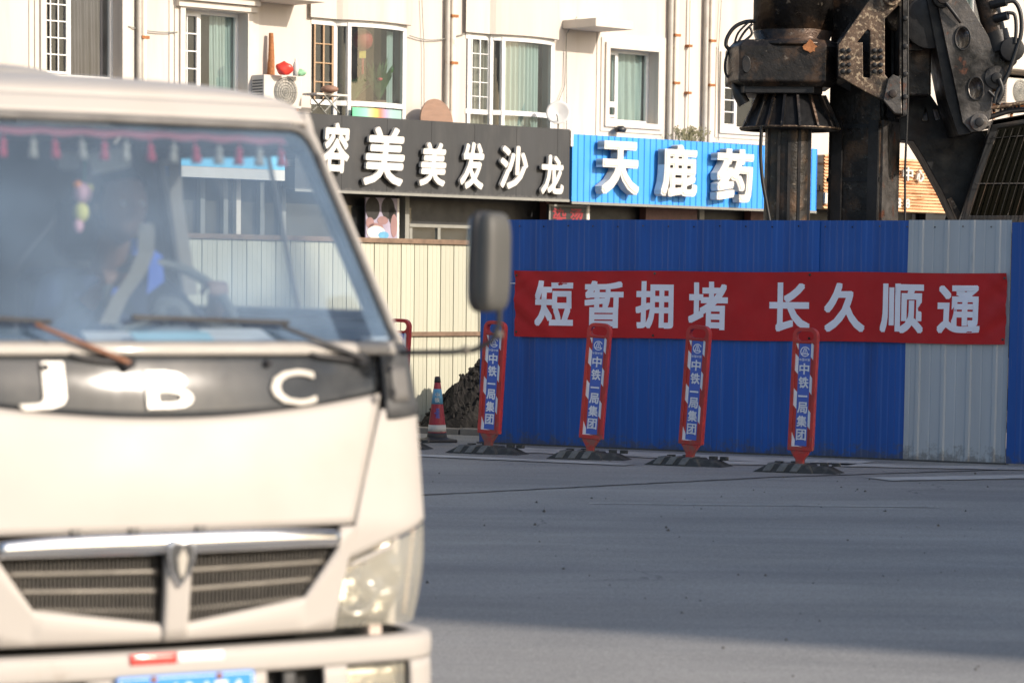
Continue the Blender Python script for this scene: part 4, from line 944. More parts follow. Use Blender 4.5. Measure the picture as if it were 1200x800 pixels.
def plant(name, label, px, py, n, L, seed, spread=1.2, flower=False):
    rn = random.Random(seed); p = bloc(px, py, -.02); t = thing(name, label, 'plant', p, 0)
    mb = MB()
    for i in range(n):
        a = rn.uniform(0, 2*PI); ln_ = L*rn.uniform(.6, 1.1); e = rn.uniform(.5, 1.4)*spread
        q = [Vector((math.cos(a)*s_*e*ln_*.55, math.sin(a)*s_*e*.3*ln_, ln_*(s_ - .35*e*s_*s_))) for s_ in (0, .3, .6, .85, 1)]
        wv = Vector((-math.sin(a), math.cos(a)*.3, .15)).normalized()*.022*rn.uniform(.8, 1.5) + Vector((.01, 0, 0))
        wd = [.5, 1, 1, .6, .02]; vs = []
        for qq, w_ in zip(q, wd): vs += [qq - wv*w_, qq + wv*w_]
        mb.add(vs, [(2*k_, 2*k_+1, 2*k_+3, 2*k_+2) for k_ in range(4)])
    mb.build('leaves', M['leaf'], t)['kind'] = 'stuff'
    MB().lathe([(0, -.22), (.10, -.22), (.14, 0), (.12, 0), (0, -.02)], 16).build('pot', M['board'], t)
    if flower: MB().lathe([(0, -.03), (.04, -.02), (.05, .02), (0, .03)], 10, (.02, -.08, L*.45)).build('flower', M['fl'], t)
plant('potted_plant', 'long leaved potted plant low at the left inside the curved window', 415, 118, 46, .62, 1, .9)
plant('potted_plant', 'taller bushy potted plant with a pink bloom inside the curved window', 444, 118, 60, .85, 2, .6, True)
# weeds on top of the blue sign
rn = random.Random(5)
for px, n, lab in ((800, 26, 'dry tuft of weeds on the blue sign below the drainpipes'), (812, 40, 'bushier grey green weed tuft on top of the blue sign')):
    p = bloc(px, 164, .6); p.z = rU[3]; mb = MB()
    for i in range(n):
        q = p + Vector((rn.uniform(-.18, .18), rn.uniform(-.1, .1), -.03)); e = q + Vector((rn.uniform(-.15, .15), rn.uniform(-.1, .1), rn.uniform(.1, .3)))
        mb.tube([q, (q+e)/2 + Vector((rn.uniform(-.03, .03), 0, .02)), e], .006, 4)
        for k_ in range(3):
            c0 = e + Vector((rn.uniform(-.05, .05), rn.uniform(-.05, .05), rn.uniform(-.08, .04))); mb.add([c0, c0 + Vector((.05, 0, .02)), c0 + Vector((.02, .01, .05))], [(0, 1, 2)])
    M.setdefault('weed', mat('dry_weed', (.20, .19, .11), .9, var=.3)); tag(mb.build('weed_tuft', M['weed']), lab, 'weed')
p = bloc(727, 155, .2); o = MB().lathe([(0, 0), (.10, .0), (.13, .07), (.06, .12), (0, .12)], 9).build('dark_rag', M['shopdark']); o.location = p; tag(o, 'small dark rag bundle on the sill under the flat window', 'rag')
# second air conditioner on the far right
p = rect(1186, 100, 1225, 122, .6)
a2 = copy_tree(ac); a2.location = B0 + BD*p[0] + BN*.45 + Vector((0, 0, p[1])); a2['label'] = 'far outdoor air conditioner at the right edge of the wall above the drilling cab'
for o_ in (ac, a2): o_['group'] = 'outdoor air conditioners on the facade'

# ------------------------------------------------------------------ rotary drilling rig behind the hoarding
RY = 34.0
rg0 = at(1000, 300, RY); rg0.z = 0
rig = thing('drilling_rig', 'greasy black rotary drilling rig with kelly bar and mast rising behind the blue hoarding', 'drilling rig', rg0, 0)
def G(px, py, d=0.0): return at(px, py, RY) + Vector((0, d, 0)) - rg0
gfn = lambda a, b, d: G(a, b, d)
def gz(py, px=925): return G(px, py).z
c0 = G(923, 200); 
zt = gz(-140)
# kelly bar with drive keys
kr = 27 / 103
MB().lathe([(kr, .05), (kr, gz(100))], 40, (c0.x, .0, 0)).build('kelly_bar', M['steel'], rig)
for a in (-150, -118, -92, -66, -32, 30, 90, 150):
    x, y = math.cos(R(a)) * kr, math.sin(R(a)) * kr
    MB().box((c0.x + x - .016, y - .016, .05), (c0.x + x + .016, y + .016, gz(101))).build('drive_key', M['steeld'], rig)
# upper drum
r1 = 46 / 103
MB().lathe([(0, zt), (r1, zt), (r1, gz(36)), (r1 - .012, gz(36)), (r1 - .012, gz(37.5)), (r1 + .0, gz(38)), (r1 - .03, gz(47)), (r1 + .12, gz(53)), (r1 + .12, gz(56)), (0, gz(56))], 48, (c0.x + .03, .05, 0)).build('drum', M['steel'], rig)
# drive housing, lofted from an eight-sided plan
def loft(rings, name, m, par, bevel=0):
    n = len(rings[0]); mb = MB(); vs = [p for r_ in rings for p in r_]
    fs = [(k*n+i, k*n+(i+1) % n, (k+1)*n+(i+1) % n, (k+1)*n+i) for k in range(len(rings)-1) for i in range(n)]
    return mb.add(vs, fs + [tuple(range(n))[::-1], tuple(range((len(rings)-1)*n, len(rings)*n))]).build(name, m, par, bevel=bevel)
plan = [(-.70, -.10), (-.60, -.42), (.36, -.50), (.50, -.30), (.52, .5), (.30, .7), (-.5, .7), (-.7, .4)]
def ring(k, py): return [Vector((c0.x + x * k + .0, y * k, gz(py))) for x, y in plan]
loft([ring(.86, 104), ring(1.0, 98.5), ring(1.0, 58), ring(.90, 50)], 'drive_housing', M['steel'], rig, .015)
loft([[Vector((c0.x - .05 + x*.80, y*.8, gz(py))) for x, y in plan] for py in (112, 103)], 'housing_collar', M['steeld'], rig, .01)
def gcyl(name, px, py, r, m, d0, d1, n=20):
    c = G(px, py); return MB().lathe([(0, d0), (r, d0), (r, d1), (0, d1)], n, (c.x, c.y, c.z), (0, 1, 0)).build(name, m, rig, bevel=.006)
c = G(871, 80); MB().poly([(871 + 5*math.cos(a*PI/10), 79 + 10*math.sin(a*PI/10)) for a in range(20)], [], gfn, -.46, -.40).build('inspection_cover', M['steeld'], rig, bevel=.01)
# torn sticker patch on the housing
mb = MB(); rn = random.Random(2); pts = [(944 + 8*math.cos(a*PI/8)*rn.uniform(.7, 1.1), 59 + 8*math.sin(a*PI/8)*rn.uniform(.6, 1.1)) for a in range(16)]
mb.poly(pts, [], gfn, -.515, -.505).build('torn_sticker', M['rust'], rig)
# flared skirt with gussets
sk = Vector((c0.x + .02, .05, 0))
MB().lathe([(.0, gz(112)), (.37, gz(112)), (.54, gz(149)), (.56, gz(150)), (.56, gz(153)), (.50, gz(153)), (.35, gz(114))], 44, sk).build('skirt', M['steeld'], rig)
MB().lathe([(.545, gz(149.3)), (.572, gz(149.8)), (.572, gz(151.5)), (.545, gz(151.5))], 44, sk).build('skirt_lip', M['steelr'], rig)
for a in (-160, -138, -122, -104, -84, -62, -40, -20):
    x, y = math.cos(R(a)), math.sin(R(a)); t = Vector((-y, x, 0)) * .014
    p, q = sk + Vector((x*.36, y*.36, gz(112))), sk + Vector((x*.55, y*.55, gz(150)))
    p2, q2 = sk + Vector((x*.41, y*.41, gz(112))), sk + Vector((x*.585, y*.585, gz(150)))
    MB().add([v + s_*t for s_ in (-1, 1) for v in (p, q, q2, p2)], [(0,1,2,3), (7,6,5,4), (0,4,5,1), (1,5,6,2), (2,6,7,3), (3,7,4,0)]).build('gusset', M['steel'], rig)
MB().tube([G(863, 100, -.1), G(865, 112, -.15), G(871, 123, -.15)], .07, 10).build('hydraulic_fitting', M['hose'], rig)
# mast: square box column turned towards the left
yaw = R(-28); mw = .62
cm = G(1029.5, 200); 
def mast_box(name, m, x0, x1, y0, y1, z0, z1, bevel=0):
    T = Matrix.Translation((cm.x, -.05, 0)) @ Matrix.Rotation(yaw, 4, 'Z')
    return MB().box((x0, y0, z0), (x1, y1, z1)).build(name, m, rig, T, bevel)
mast_box('mast', M['steel'], -mw, 0, 0, mw, .0, zt, .012)
mast_box('mast_side_plate', M['steelg'], .0, .03, .03, .56, .2, gz(140))
mast_box('mast_rail', M['steeld'], -.56, -.44, -.05, 0, 0.1, gz(140)); mast_box('mast_rail', M['steeld'], -.12, -.0, -.05, 0, .1, gz(140))
for z in (2.9, 3.5, 4.05): mast_box('weld_band', M['steeld'], -mw-.01, .01, -.012, .3, z, z+.05)
mast_box('mast_foot', M['steeld'], -.9, .3, -.2, .9, 0, .25)
# cradle bracket
br = [(975.5, 58), (1030, -22), (1049, -22), (1049, 139), (1040, 137), (1027, 122), (1010, 113.5), (975.5, 94)]
h1 = [(997, 55), (1009, 40), (1012, 42), (1012, 96), (1004, 95), (1003.5, 55)]
h2 = [(1029, 28), (1045, 12), (1046, 14), (1046, 93), (1036, 100), (1029, 92)]
MB().poly(br, [h1, h2], gfn, -.62, -.56).build('cradle_plate', M['steelr'], rig, bevel=.008)
MB().poly(br, [h1, h2], gfn, .12, .18).build('cradle_plate', M['steeld'], rig)
MB().poly([(1027, 122), (1032, 98), (1038, 92), (1047, 96), (1048.5, 138), (1040, 137)], [], gfn, -.66, -.625).build('pin_lug', M['steelg'], rig, bevel=.01)
MB().poly([(975.5, 58), (985, 45), (985, 100), (975.5, 94)], [], gfn, -.56, .2).build('cradle_web', M['steeld'], rig)
MB().poly([(1049.5, -30), (1054, -30), (1054, 139), (1049.5, 139)], [], gfn, -.66, .1).build('cradle_flange', M['steelg'], rig)
gcyl('pin', 1037.5, 114.5, .045, M['steeld'], -.70, -.5); gcyl('boss', 1037, 3, .10, M['steelr'], -.70, .1); gcyl('pin', 1037, 3, .055, M['steeld'], -.73, .1)
for px in (980.5, 987.5, 1017, 1024):
    for py in (64.5, 72.5, 81, 88.5): gcyl('bolt', px, py, .027, M['steeld'], -.655, -.6, 6)
# feed line and hoses on the mast
MB().tube([G(1055.5, -60, -.62), G(1055.2, 30, -.62), G(1055.6, 120, -.62), G(1054.5, 200, -.45), G(1054.5, 262, -.45)], .014, 6).build('feed_rope', M['hose'], rig)
for py in (28, 60, 92, 118): gcyl('clamp', 1052, py, .03, M['steeld'], -.69, -.6, 8)
# lit brown trunnion and winch drum beside the bracket
gcyl('trunnion', 1064, 14, .26, M['steelr'], -.15, .5, 28); gcyl('winch_drum', 1086, 28, .27, M['steeld'], -.25, .5, 28); gcyl('winch_rim', 1086, 28, .30, M['steeld'], -.30, -.24, 28)
MB().poly([(1054, 35), (1075, 20), (1092, 52), (1092, 112), (1054, 112)], [], gfn, .05, .4).build('link_block', M['steel'], rig, bevel=.02)
MB().poly([(1054, 52), (1080, 52), (1080, 60), (1054, 60)], [], gfn, -.1, .05).build('link_pipe', M['steelg'], rig, bevel=.01)
# luffing arm: two side plates with lightening holes
def circ(px, py, rx, ry, n=24): return [(px + rx*math.cos(2*PI*i/n), py + ry*math.sin(2*PI*i/n)) for i in range(n)]
arm = [(1089, -8), (1098, -22), (1112, -18), (1150, 44), (1159, 62), (1154, 140), (1146, 155), (1132, 157), (1122, 146)]
MB().poly(arm, [circ(1121.5, 48.5, 7.5, 12), circ(1136.5, 106.5, 8, 11.5)], gfn, -.42, -.34).build('arm_plate', M['steelg'], rig, bevel=.012)
MB().poly(arm, [circ(1121.5, 48.5, 7.5, 12), circ(1136.5, 106.5, 8, 11.5)], gfn, .42, .50).build('arm_plate', M['steeld'], rig)
for px, py in ((1121.5, 48.5), (1136.5, 106.5)):
    MB().poly(circ(px, py, 9.6, 14.4), [circ(px, py, 8.2, 12.6)], gfn, -.44, -.34).build('hole_collar', M['steeld'], rig, bevel=.004)
    MB().poly(circ(px, py, 8.2, 12.6), [circ(px, py, 7.8, 12.1)], gfn, -.34, .4).build('hole_sleeve', M['steeld'], rig)
MB().poly([(1080, -5), (1092, -8), (1124, 146), (1134, 158), (1118, 160), (1104, 118)], [], gfn, -.34, .42).build('arm_web', M['steeld'], rig)
gcyl('pin', 1098, 2, .07, M['steeld'], -.50, .5); gcyl('boss', 1098, 2, .11, M['steelg'], -.46, .5); gcyl('boss', 1140, 146, .10, M['steelg'], -.47, .5); gcyl('pin', 1140, 146, .05, M['steeld'], -.50, .5)
MB().tube([G(1098, 4, -.47), G(1104, 12, -.49), G(1119, 31, -.47)], .022, 8).build('lock_bar', M['steeld'], rig)
# lower boom behind
boom = [(1056, 108), (1096, 104), (1120, 140), (1160, 150), (1172, 175), (1146, 262), (1131, 262), (1112, 222), (1091, 184), (1078, 163), (1056, 161)]
MB().poly(boom, [[(1088.5, 138.5), (1092.5, 124.5), (1094.5, 131), (1095.5, 138.5)], [(1101, 124.5), (1106, 123.5), (1110, 136.5), (1104.5, 138)]], gfn, .55, 1.1).build('boom', M['steeld'], rig, bevel=.01)
MB().poly([(1131, 262), (1118, 232), (1122, 230), (1140, 262)], [], gfn, .45, .56).build('boom_edge', M['steelr'], rig)
# hydraulic cylinder
MB().tube([G(1136, -60, -.3), G(1163, 52, -.3)], .125, 22).build('cylinder', M['steel'], rig)
MB().tube([G(1160, 40, -.3), G(1166, 62, -.3)], .15, 22).build('cylinder_gland', M['steeld'], rig)
gcyl('cylinder_eye', 1178, 62, .135, M['steeld'], -.5, -.05); gcyl('knuckle', 1160, 94, .13, M['steelg'], -.45, .1); gcyl('pin', 1160, 95, .06, M['steeld'], -.5, .1)
MB().poly([(1150, 62), (1184, 52), (1186, 76), (1172, 90), (1168, 108), (1150, 112)], [], gfn, -.36, -.1).build('knuckle_plate', M['steel'], rig, bevel=.015)
for py, w in ((10, .05), (26, .05)): MB().tube([G(1152 + py*.27, py, -.42), G(1170 + py*.1, py - 3, -.5)], w, 8).build('hose_port', M['steeld'], rig)
def hose(pts, r=.02, name='hose', d=-.5):
    P_ = [G(a, b, d) for a, b in pts]; out = []
    for i in range(len(P_) - 1):
        p0_, p1_, p2_, p3_ = P_[max(i-1, 0)], P_[i], P_[i+1], P_[min(i+2, len(P_)-1)]
        for k in range(5):
            t = k / 5; out.append(.5*((2*p1_) + (-p0_+p2_)*t + (2*p0_-5*p1_+4*p2_-p3_)*t*t + (-p0_+3*p1_-3*p2_+p3_)*t*t*t))
    out.append(P_[-1]); return MB().tube(out, r, 8).build(name, M['hose'], rig)
hose([(1169, 8), (1180, 7), (1187, 20), (1188, 42), (1182, 64), (1172, 92), (1160, 112), (1157, 124)], .024)
hose([(1172, 20), (1180, 22), (1182, 36), (1181, 55)], .02); hose([(1162, 96), (1166, 110), (1160, 124)], .03); hose([(1150, 110), (1158, 118), (1163, 126)], .02)
hose([(884, 26), (872, 27), (860, 33), (852, 44), (850, 54), (855, 60)], .022, d=-.1); hose([(880, 30), (872, 38), (866, 47), (862, 56)], .014, d=-.2); hose([(879, 25), (864, 40), (859, 56)], .012, d=-.15); hose([(876, 33), (879, 42), (871, 50)], .014, d=-.25)
hose([(853, 60), (849, 74), (850, 88), (858, 95)], .014, d=-.1); hose([(857, 98), (862, 104), (868, 106)], .012, d=-.2); hose([(889.5, 150), (888, 180), (890, 210), (895, 240), (899, 262)], .020, d=-.38)
# operator's cab with a bar guard
cabp = [(1166, 140), (1262, 122), (1262, 270), (1124, 270)]
MB().poly(cabp, [[(1172, 150), (1250, 138), (1250, 252), (1139, 252)]], gfn, .15, .30).build('cab_frame', M['steeld'], rig, bevel=.01)
MB().poly([(1170, 146), (1258, 130), (1258, 262), (1130, 262)], [], gfn, 1.7, 1.75).build('cab_back', M['vhole'], rig)
MB().poly([(1166, 140), (1262, 122), (1262, 128), (1164, 146)], [], gfn, .15, 1.75).build('cab_roof', M['steeld'], rig)
MB().poly([(1172, 150), (1250, 138), (1250, 252), (1139, 252)], [], gfn, .22, .23).build('pane', M['cabglass'], rig)
MB().poly([(1190, 175), (1225, 172), (1228, 262), (1185, 262)], [], gfn, .9, 1.2).build('cab_seat', M['seat'], rig, bevel=.05)
for k in range(12):
    a, b = 1171 + k*8.6, 1134 + k*9.2
    MB().tube([G(a, 152 - k*1.1, .06), G((a + b)/2 - 1.5, 204, .03), G(b, 258, .06)], .0055, 6).build('guard_bar', M['steel'], rig)
for py in (162, 215): MB().tube([G(1160 - (py-162)*.32, py, .07), G(1262, py - 8 + (py-162)*.14, .07)], .007, 6).build('guard_bar', M['steelg'], rig)
MB().tube([G(1141, 130, -.2), G(1170, 126, -.2), G(1200, 121, -.2), G(1262, 116, -.2)], .022, 8).build('handrail', M['steelr'], rig)
MB().tube([G(1152, 140, -.1), G(1180, 131, -.1), G(1215, 128, -.1), G(1262, 124, -.1)], .03, 8).build('roof_cable', M['hose'], rig)
for k in range(9): MB().tube([G(1160 + k*4.2, 134 - (k % 3)*3, -.05), G(1158 + k*4.2, 122 + (k % 2)*4, -.1)], .016, 6).build('hose_end', M['steelg' if k % 2 else 'hose'], rig)
# rig body, turntable and tracks
X0 = G(1130, 300).x
Box('body', M['steeld'], rig, (X0 + .1, .9, 1.15), (X0 + 4.4, 3.6, 2.3), bevel=.05)
MB().lathe([(0, .75), (.9, .75), (.9, 1.15), (0, 1.15)], 32, (X0 + 1.2, 2.2, 0)).build('turntable', M['steeld'], rig)
for y in (.6, 3.1):
    tr = MB().poly([(X0 - .6 + .45 - .45*math.sin(a*PI/10), .46 - .45*math.cos(a*PI/10 * 1)) for a in range(0, 11)] + [(X0 + 3.4 + .45*math.sin(a*PI/10), .46 + .45*math.cos(a*PI/10)) for a in range(0, 11)], [], lambda a, b, d: Vector((a, d, b)), y, y + .6).build('track', M['rubber'], rig, bevel=.03)
    for k in range(5): MB().lathe([(0, -.02), (.26, -.02), (.26, .64), (0, .64)], 16, (X0 + .1 + k*.78, y, .46), (0, 1, 0)).build('track_roller', M['steelg'], tr)
# pile of spoil sheets at right behind hoarding: rail post with blue cap is out of reach of the photograph

# ------------------------------------------------------------------ light truck
TY = 8.3; t0 = at(206, 600, TY); t0.z = 0; TYAW = R(31)
tk = thing('light_truck', 'dusty white light truck with black nose panel and white letters, facing the camera', 'truck', t0, TYAW)
TM = Matrix.Translation(t0) @ Matrix.Rotation(TYAW, 4, 'Z'); TI = TM.inverted()
PZ = [.25, .70, 1.0, 1.32, 1.50, 1.545, 2.17, 2.23]; PY = [.03, .035, .0, .055, .098, .135, .47, .515]; PW = [.85, .855, .87, .872, .858, .85, .72, .695]
def interp(A, z):
    if z <= PZ[0]: return A[0]
    for i in range(len(PZ) - 1):
        if z <= PZ[i+1]: return A[i] + (A[i+1] - A[i]) * (z - PZ[i]) / (PZ[i+1] - PZ[i])
    return A[-1]
BOW = .065; RC = .13
def P0(q, z):
    y0, w = interp(PY, z), interp(PW, z); L = w - RC; s_ = 1 if q >= 0 else -1; a = abs(q)
    if a <= L: return Vector((q, y0 + BOW * (q / w) ** 2, z))
    yb = y0 + BOW * (L / w) ** 2
    if a <= L + RC * PI / 2:
        t = (a - L) / RC; return Vector((s_ * (L + RC * math.sin(t)), yb + RC * (1 - math.cos(t)) + (a - L) * .10, z))
    return Vector((s_ * w, yb + RC + RC * PI / 2 * .10 + (a - L - RC * PI / 2), z))
def P(q, z, off=0.0):
    p = P0(q, z)
    if off == 0: return p
    e = .004; n = (P0(q + e, z) - P0(q - e, z)).cross(P0(q, z + e) - P0(q, z - e)).normalized()
    return p + n * off
def Lq(z): return interp(PW, z) - RC
ARC = RC * PI / 2
def qz(px, py, off=0.0):
    q, z = 0.0, 1.2
    d = TI.to_3x3() @ ray(px, py); o = TI @ CAM
    for _ in range(14):
        p = P(q, z, off); t = (p - o).dot(d) / d.dot(d)       # nearest point of the sight line, then step across the surface
        r_ = (o + d * t) - p; e = .002
        du = (P(q + e, z, off) - p) / e; dv = (P(q, z + e, off) - p) / e
        n = du.cross(dv).normalized(); t = (p - o).dot(n) / d.dot(n); r_ = (o + d * t) - p
        q = max(-1.2, min(1.2, q + r_.dot(du) / du.dot(du))); z = max(.3, min(2.2, z + r_.dot(dv) / dv.dot(dv)))
    return q, z
def tb(name, m, q0, q1, zlo, zhi, nq=40, nz_=6, off=0.0, solid=.010, par=None, bulge=0):
    f0 = zlo if callable(zlo) else (lambda q: zlo); f1 = zhi if callable(zhi) else (lambda q: zhi)
    def fn(u, v):
        q = q0 + (q1 - q0) * u; return P(q, f0(q) + (f1(q) - f0(q)) * v, off + bulge * (1 - (2*v - 1)**2))
    return MB().grid(fn, nq, nz_).build(name, m, par or tk, solid=solid)
def tr_(name, m, row, zs_, nu=40, off=0.0, solid=.010, par=None):
    """rows in height, each with its own q limits"""
    z0, z1, n = zs_
    return MB().grid(lambda u, v: (lambda z: P(row(z)[0] + (row(z)[1] - row(z)[0]) * u, z, off))(z0 + (z1 - z0) * v), nu, n).build(name, m, par or tk, solid=solid)
def seam(z): return .572 + (z - 1.0) / .33 * .115
def blk(q): return 1.318 + .055 * (q / .64) ** 2
def headtop(q): return .895 + (max(.555, min(abs(q), .84)) - .555) / .265 * .095
# bonnet, nose panel, cowl
def bonnet(u, v):
    z = 1.006 + v * (blk(0) - 1.008); 
    zz = 1.006 + v * (blk((2*u-1)*.68) - .004 - 1.006); q = (2*u - 1) * (seam(zz) - .004); return P(q, zz, .004 + .012 * math.sin(PI * v) * (1 - (2*u-1)**4))
MB().grid(bonnet, 48, 16).build('bonnet', M['vpaint'], tk, solid=.012)
tb('bonnet_gap', M['vhole'], -.71, .71, .99, 1.5, off=-.016, solid=.004)
def nosefn(u, v):
    q = (2*u - 1) * .700; z0 = blk(q) + .002; z1 = 1.486; return P(q, z0 + (z1 - z0) * v, .002 + .005 * math.sin(PI * v) - .010 * (q / .7) ** 2)
npanel = MB().grid(nosefn, 60, 10).build('nose_panel', M['vblack'], tk, solid=.010)
tb('cowl', M['vpaintd'], -.76, .76, 1.491, 1.514, off=.010, solid=.014, bulge=.006); tb('cowl_gap', M['vhole'], -.78, .78, 1.47, 1.53, off=-.012, solid=.004)
for s_ in (-1, 1):                                                   # black plastic corner pieces below the pillars
    tb('cowl_corner', M['vplast'], s_ * .712, s_ * (Lq(1.4) + ARC * .86), lambda q: 1.30 + .10*max(0, abs(q)-.74), 1.515, 14, 6, off=.008, solid=.014)
    tb('corner_vent', M['vseal'], s_ * .735, s_ * .79, 1.35, 1.45, 6, 4, off=.020, solid=.008)
for q in (-.30, -.13, .07): p = P(q, 1.012, .018); MB().box((p.x - .014, p.y - .004, 1.004), (p.x + .014, p.y + .012, 1.018)).build('rubber_stop', M['vseal'], tk)
# badge letters
def badge(ch, x0, y0, x1, y1):
    q0, za = qz(x0, (y0+y1)/2, .015); q1, _ = qz(x1, (y0+y1)/2, .015); zb_ = qz((x0+x1)/2, y1, .015)[1]; zc_ = qz((x0+x1)/2, y0, .015)[1]
    mb = MB(); text_to(mb, ch, lambda a, b, o: P(a, b, .010 + o), q0, q1, zb_, zc_, d=.010, bold=.010, round_=.012); mb.build('badge_letter', M['vletter'], npanel)
badge('J', 20, 424, 76, 481); badge('B', 171, 435, 225, 479); badge('C', 317, 433, 369, 475)
for px, py in ((53, 430), (315, 425)): 
    q, z = qz(px, py, .02); MB().lathe([(0, .0), (.012, 0), (.010, .014), (0, .016)], 12, P(q, z, .01), (0, -1, .15)).build('washer_jet', M['wiper'], tk)
# cheeks above the headlights, round into the flank
for s_ in (-1, 1):
    qe = Lq(1.0) + ARC + .05
    def cheek(u, v, s_=s_):
        z_hi = 1.330
        z = 0; q_in = None
        zz = v
        zq = .90 + (z_hi - .90) * zz; q_in = seam(zq) + .006 if zq > 1.0 else .536 + (zq - .895) / .105 * .042
        q = q_in + (qe - q_in) * u; lo = headtop(q) + .006; z = lo + (z_hi - lo) * zz
        return P(s_ * q, z, .004)
    MB().grid(cheek, 30, 18).build('side_panel', M['vpaint'], tk, solid=.012)
    # corner column of the nose beside the black corner piece
    tb('corner_panel', M['vpaint'], s_ * (Lq(1.4) + ARC * .88), s_ * qe, 1.334, 1.52, 8, 6, off=.003)
    # windscreen pillar
    gq = lambda z: Lq(z) + ARC * .52
    tr_('pillar', M['vpaint'], lambda z, s_=s_: (s_ * (gq(z) + .004), s_ * (Lq(z) + ARC + .07)), (1.515, 2.177, 12), 12, off=.0, solid=.03)
# windscreen
GZ0, GZ1 = 1.520, 2.160
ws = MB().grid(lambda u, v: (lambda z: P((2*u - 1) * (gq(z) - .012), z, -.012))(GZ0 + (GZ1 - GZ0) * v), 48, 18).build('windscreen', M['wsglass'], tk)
path = [P(q, GZ0, -.002) for q in [(-1 + i / 20) * (gq(GZ0) - .035) for i in range(41)]]
out = []
for i in range(41): q = (-1 + i / 20) * (gq(GZ0) - .04); out.append(P(q, GZ0, .0))
for i in range(6): a = i / 5 * PI / 2; out.append(P(gq(GZ0) - .04 + .04 * math.sin(a), GZ0 + .04 - .04 * math.cos(a), 0))
for i in range(13): z = GZ0 + .05 + (GZ1 - GZ0 - .14) * i / 12; out.append(P(gq(z) - .002, z, 0))
for i in range(7): a = i / 6 * PI / 2; z = GZ1 - .09 + .09 * math.sin(a); out.append(P(gq(z) - .09 * (1 - math.cos(a)), z, 0))
right = list(out); n_ = len(right)
for i in range(1, 40): q = (1 - i / 20) * (gq(GZ1) - .09); out.append(P(q, GZ1, 0))
left = [Vector((-p.x, p.y, p.z)) for p in right[41:]][::-1]
MB().tube(out + left + [out[0]], .011, 8, False).build('windscreen_seal', M['vseal'], tk)
tb('seal_band', M['vseal'], -Lq(2.15) - .02, Lq(2.15) + .02, GZ1 + .004, 2.172, 48, 2, off=.004, solid=.008)
tb('header', M['vpaint'], -Lq(2.19) - ARC - .05, Lq(2.19) + ARC + .05, 2.172, 2.226, 60, 4, off=.0, solid=.014)
# roof
YR = 1.92
def roof(u, v):
    zb_ = 2.225; wq = Lq(zb_) + ARC; q = (2*u - 1) * wq; e = P(q, zb_); x = e.x
    yf = e.y; y = yf + (YR - yf) * v; w = interp(PW, zb_)
    fx = max(0, 1 - abs(x / w) ** 3.2) ** .5; fy = 1 - (1 - min(1, (y - yf) / .42)) ** 2.4
    return Vector((x, y, zb_ + .075 * min(fx, 1) * max(0, fy) ** .62 + .0))
MB().grid(roof, 60, 44).build('roof', M['vpaint'], tk, solid=.012)
# wind deflector over the back of the roof
def defl(u, v):
    x = -.72 + 1.14 * u; k = max(0, 1 - abs(2*u - 1) ** 5) ** .5; a = v * PI
    return Vector((x, 1.72 - .20 * math.cos(a), 2.283 + .112 * k * math.sin(a)))
df = MB().grid(defl, 36, 12).build('wind_deflector', M['vpaintd'], tk, solid=.006)
MB().grid(lambda u, v: defl(.12 + .5 * u, .16 + .10 * v) + Vector((0, -.008, 0)), 12, 2).build('slot', M['vhole'], df, solid=.004)
# grille frame, chrome strip, grille
def ah(q): return abs(q)
def zbot(q): return .742 + .058 * max(0, ah(q) - .04) / .38
def f_hi(q):
    a = ah(q)
    if a < .415: return zbot(q)
    if a < .522: return .80 + (a - .415) / .107 * .145
    return 1.0
def f_lo(q):
    a = ah(q)
    if a < .517: return .70
    return min(.999, .70 + (a - .517) / .052 * .30)
qs_ = sorted(set([round(-.56 + i * .02, 4) for i in range(57)] + [s * v for s in (-1, 1) for v in (.415, .522, .523, .517, .569)]))
mb = MB(); vs = []; nv = 5
for q in qs_:
    for j in range(nv + 1):
        z = f_lo(q) + (f_hi(q) - f_lo(q)) * j / nv; vs.append(P(q, z, .006 + (.010 * math.sin(PI * j / nv) if ah(q) < .415 else .004)))
mb.add(vs, [(i*(nv+1)+j, (i+1)*(nv+1)+j, (i+1)*(nv+1)+j+1, i*(nv+1)+j+1) for i in range(len(qs_)-1) for j in range(nv)], True)
gf = mb.build('grille_frame', M['vpaint'], tk, solid=.020)
tb('centre_bar', M['vpaint'], -.036, .036, .70, .95, 6, 6, off=.016, solid=.03, par=gf, bulge=.006)
tb('chrome_strip', M['chrome'], -.515, .515, lambda q: .944 + .006*ah(q), lambda q: 1.002 - .01 * (ah(q) / .5) ** 4, 60, 8, off=.012, solid=.01, bulge=.014)
tb('radiator_mesh', M['mesh'], -.54, .54, .72, .96, 40, 4, off=-.055, solid=.004)
mb = MB()
for i in range(-42, 43):
    q = i * .0122
    if ah(q) < .04 or ah(q) > .51: continue
    z0 = zbot(q) if ah(q) < .415 else .80 + (ah(q) - .415) / .107 * .145
    a, b = P(q, z0, -.03), P(q, .945, -.03); mb.box((a.x - .0028, min(a.y, b.y) - .012, z0), (a.x + .0028, max(a.y, b.y) + .004, .945))
mb.build('grille_fins', M['fin'], gf)['kind'] = 'stuff'
for s_ in (-1, 1):
    for k, dz in enumerate((.048, .096, .146)):
        z = .945 - dz; qo = .522 - dz / .145 * .107
        tb('grille_slat', M['chromed'], s_ * .042, s_ * qo, lambda q, z=z: z - .007 - .02*(1 - ah(q)/.5)*(dz/.135), lambda q, z=z: z + .006 - .02*(1 - ah(q)/.5)*(dz/.135), 24, 3, off=-.012, solid=.008, bulge=.008)
tb('lower_panel_back', M['vhole'], -.83, .83, .56, 1.0, 30, 3, off=-.13, solid=.004)
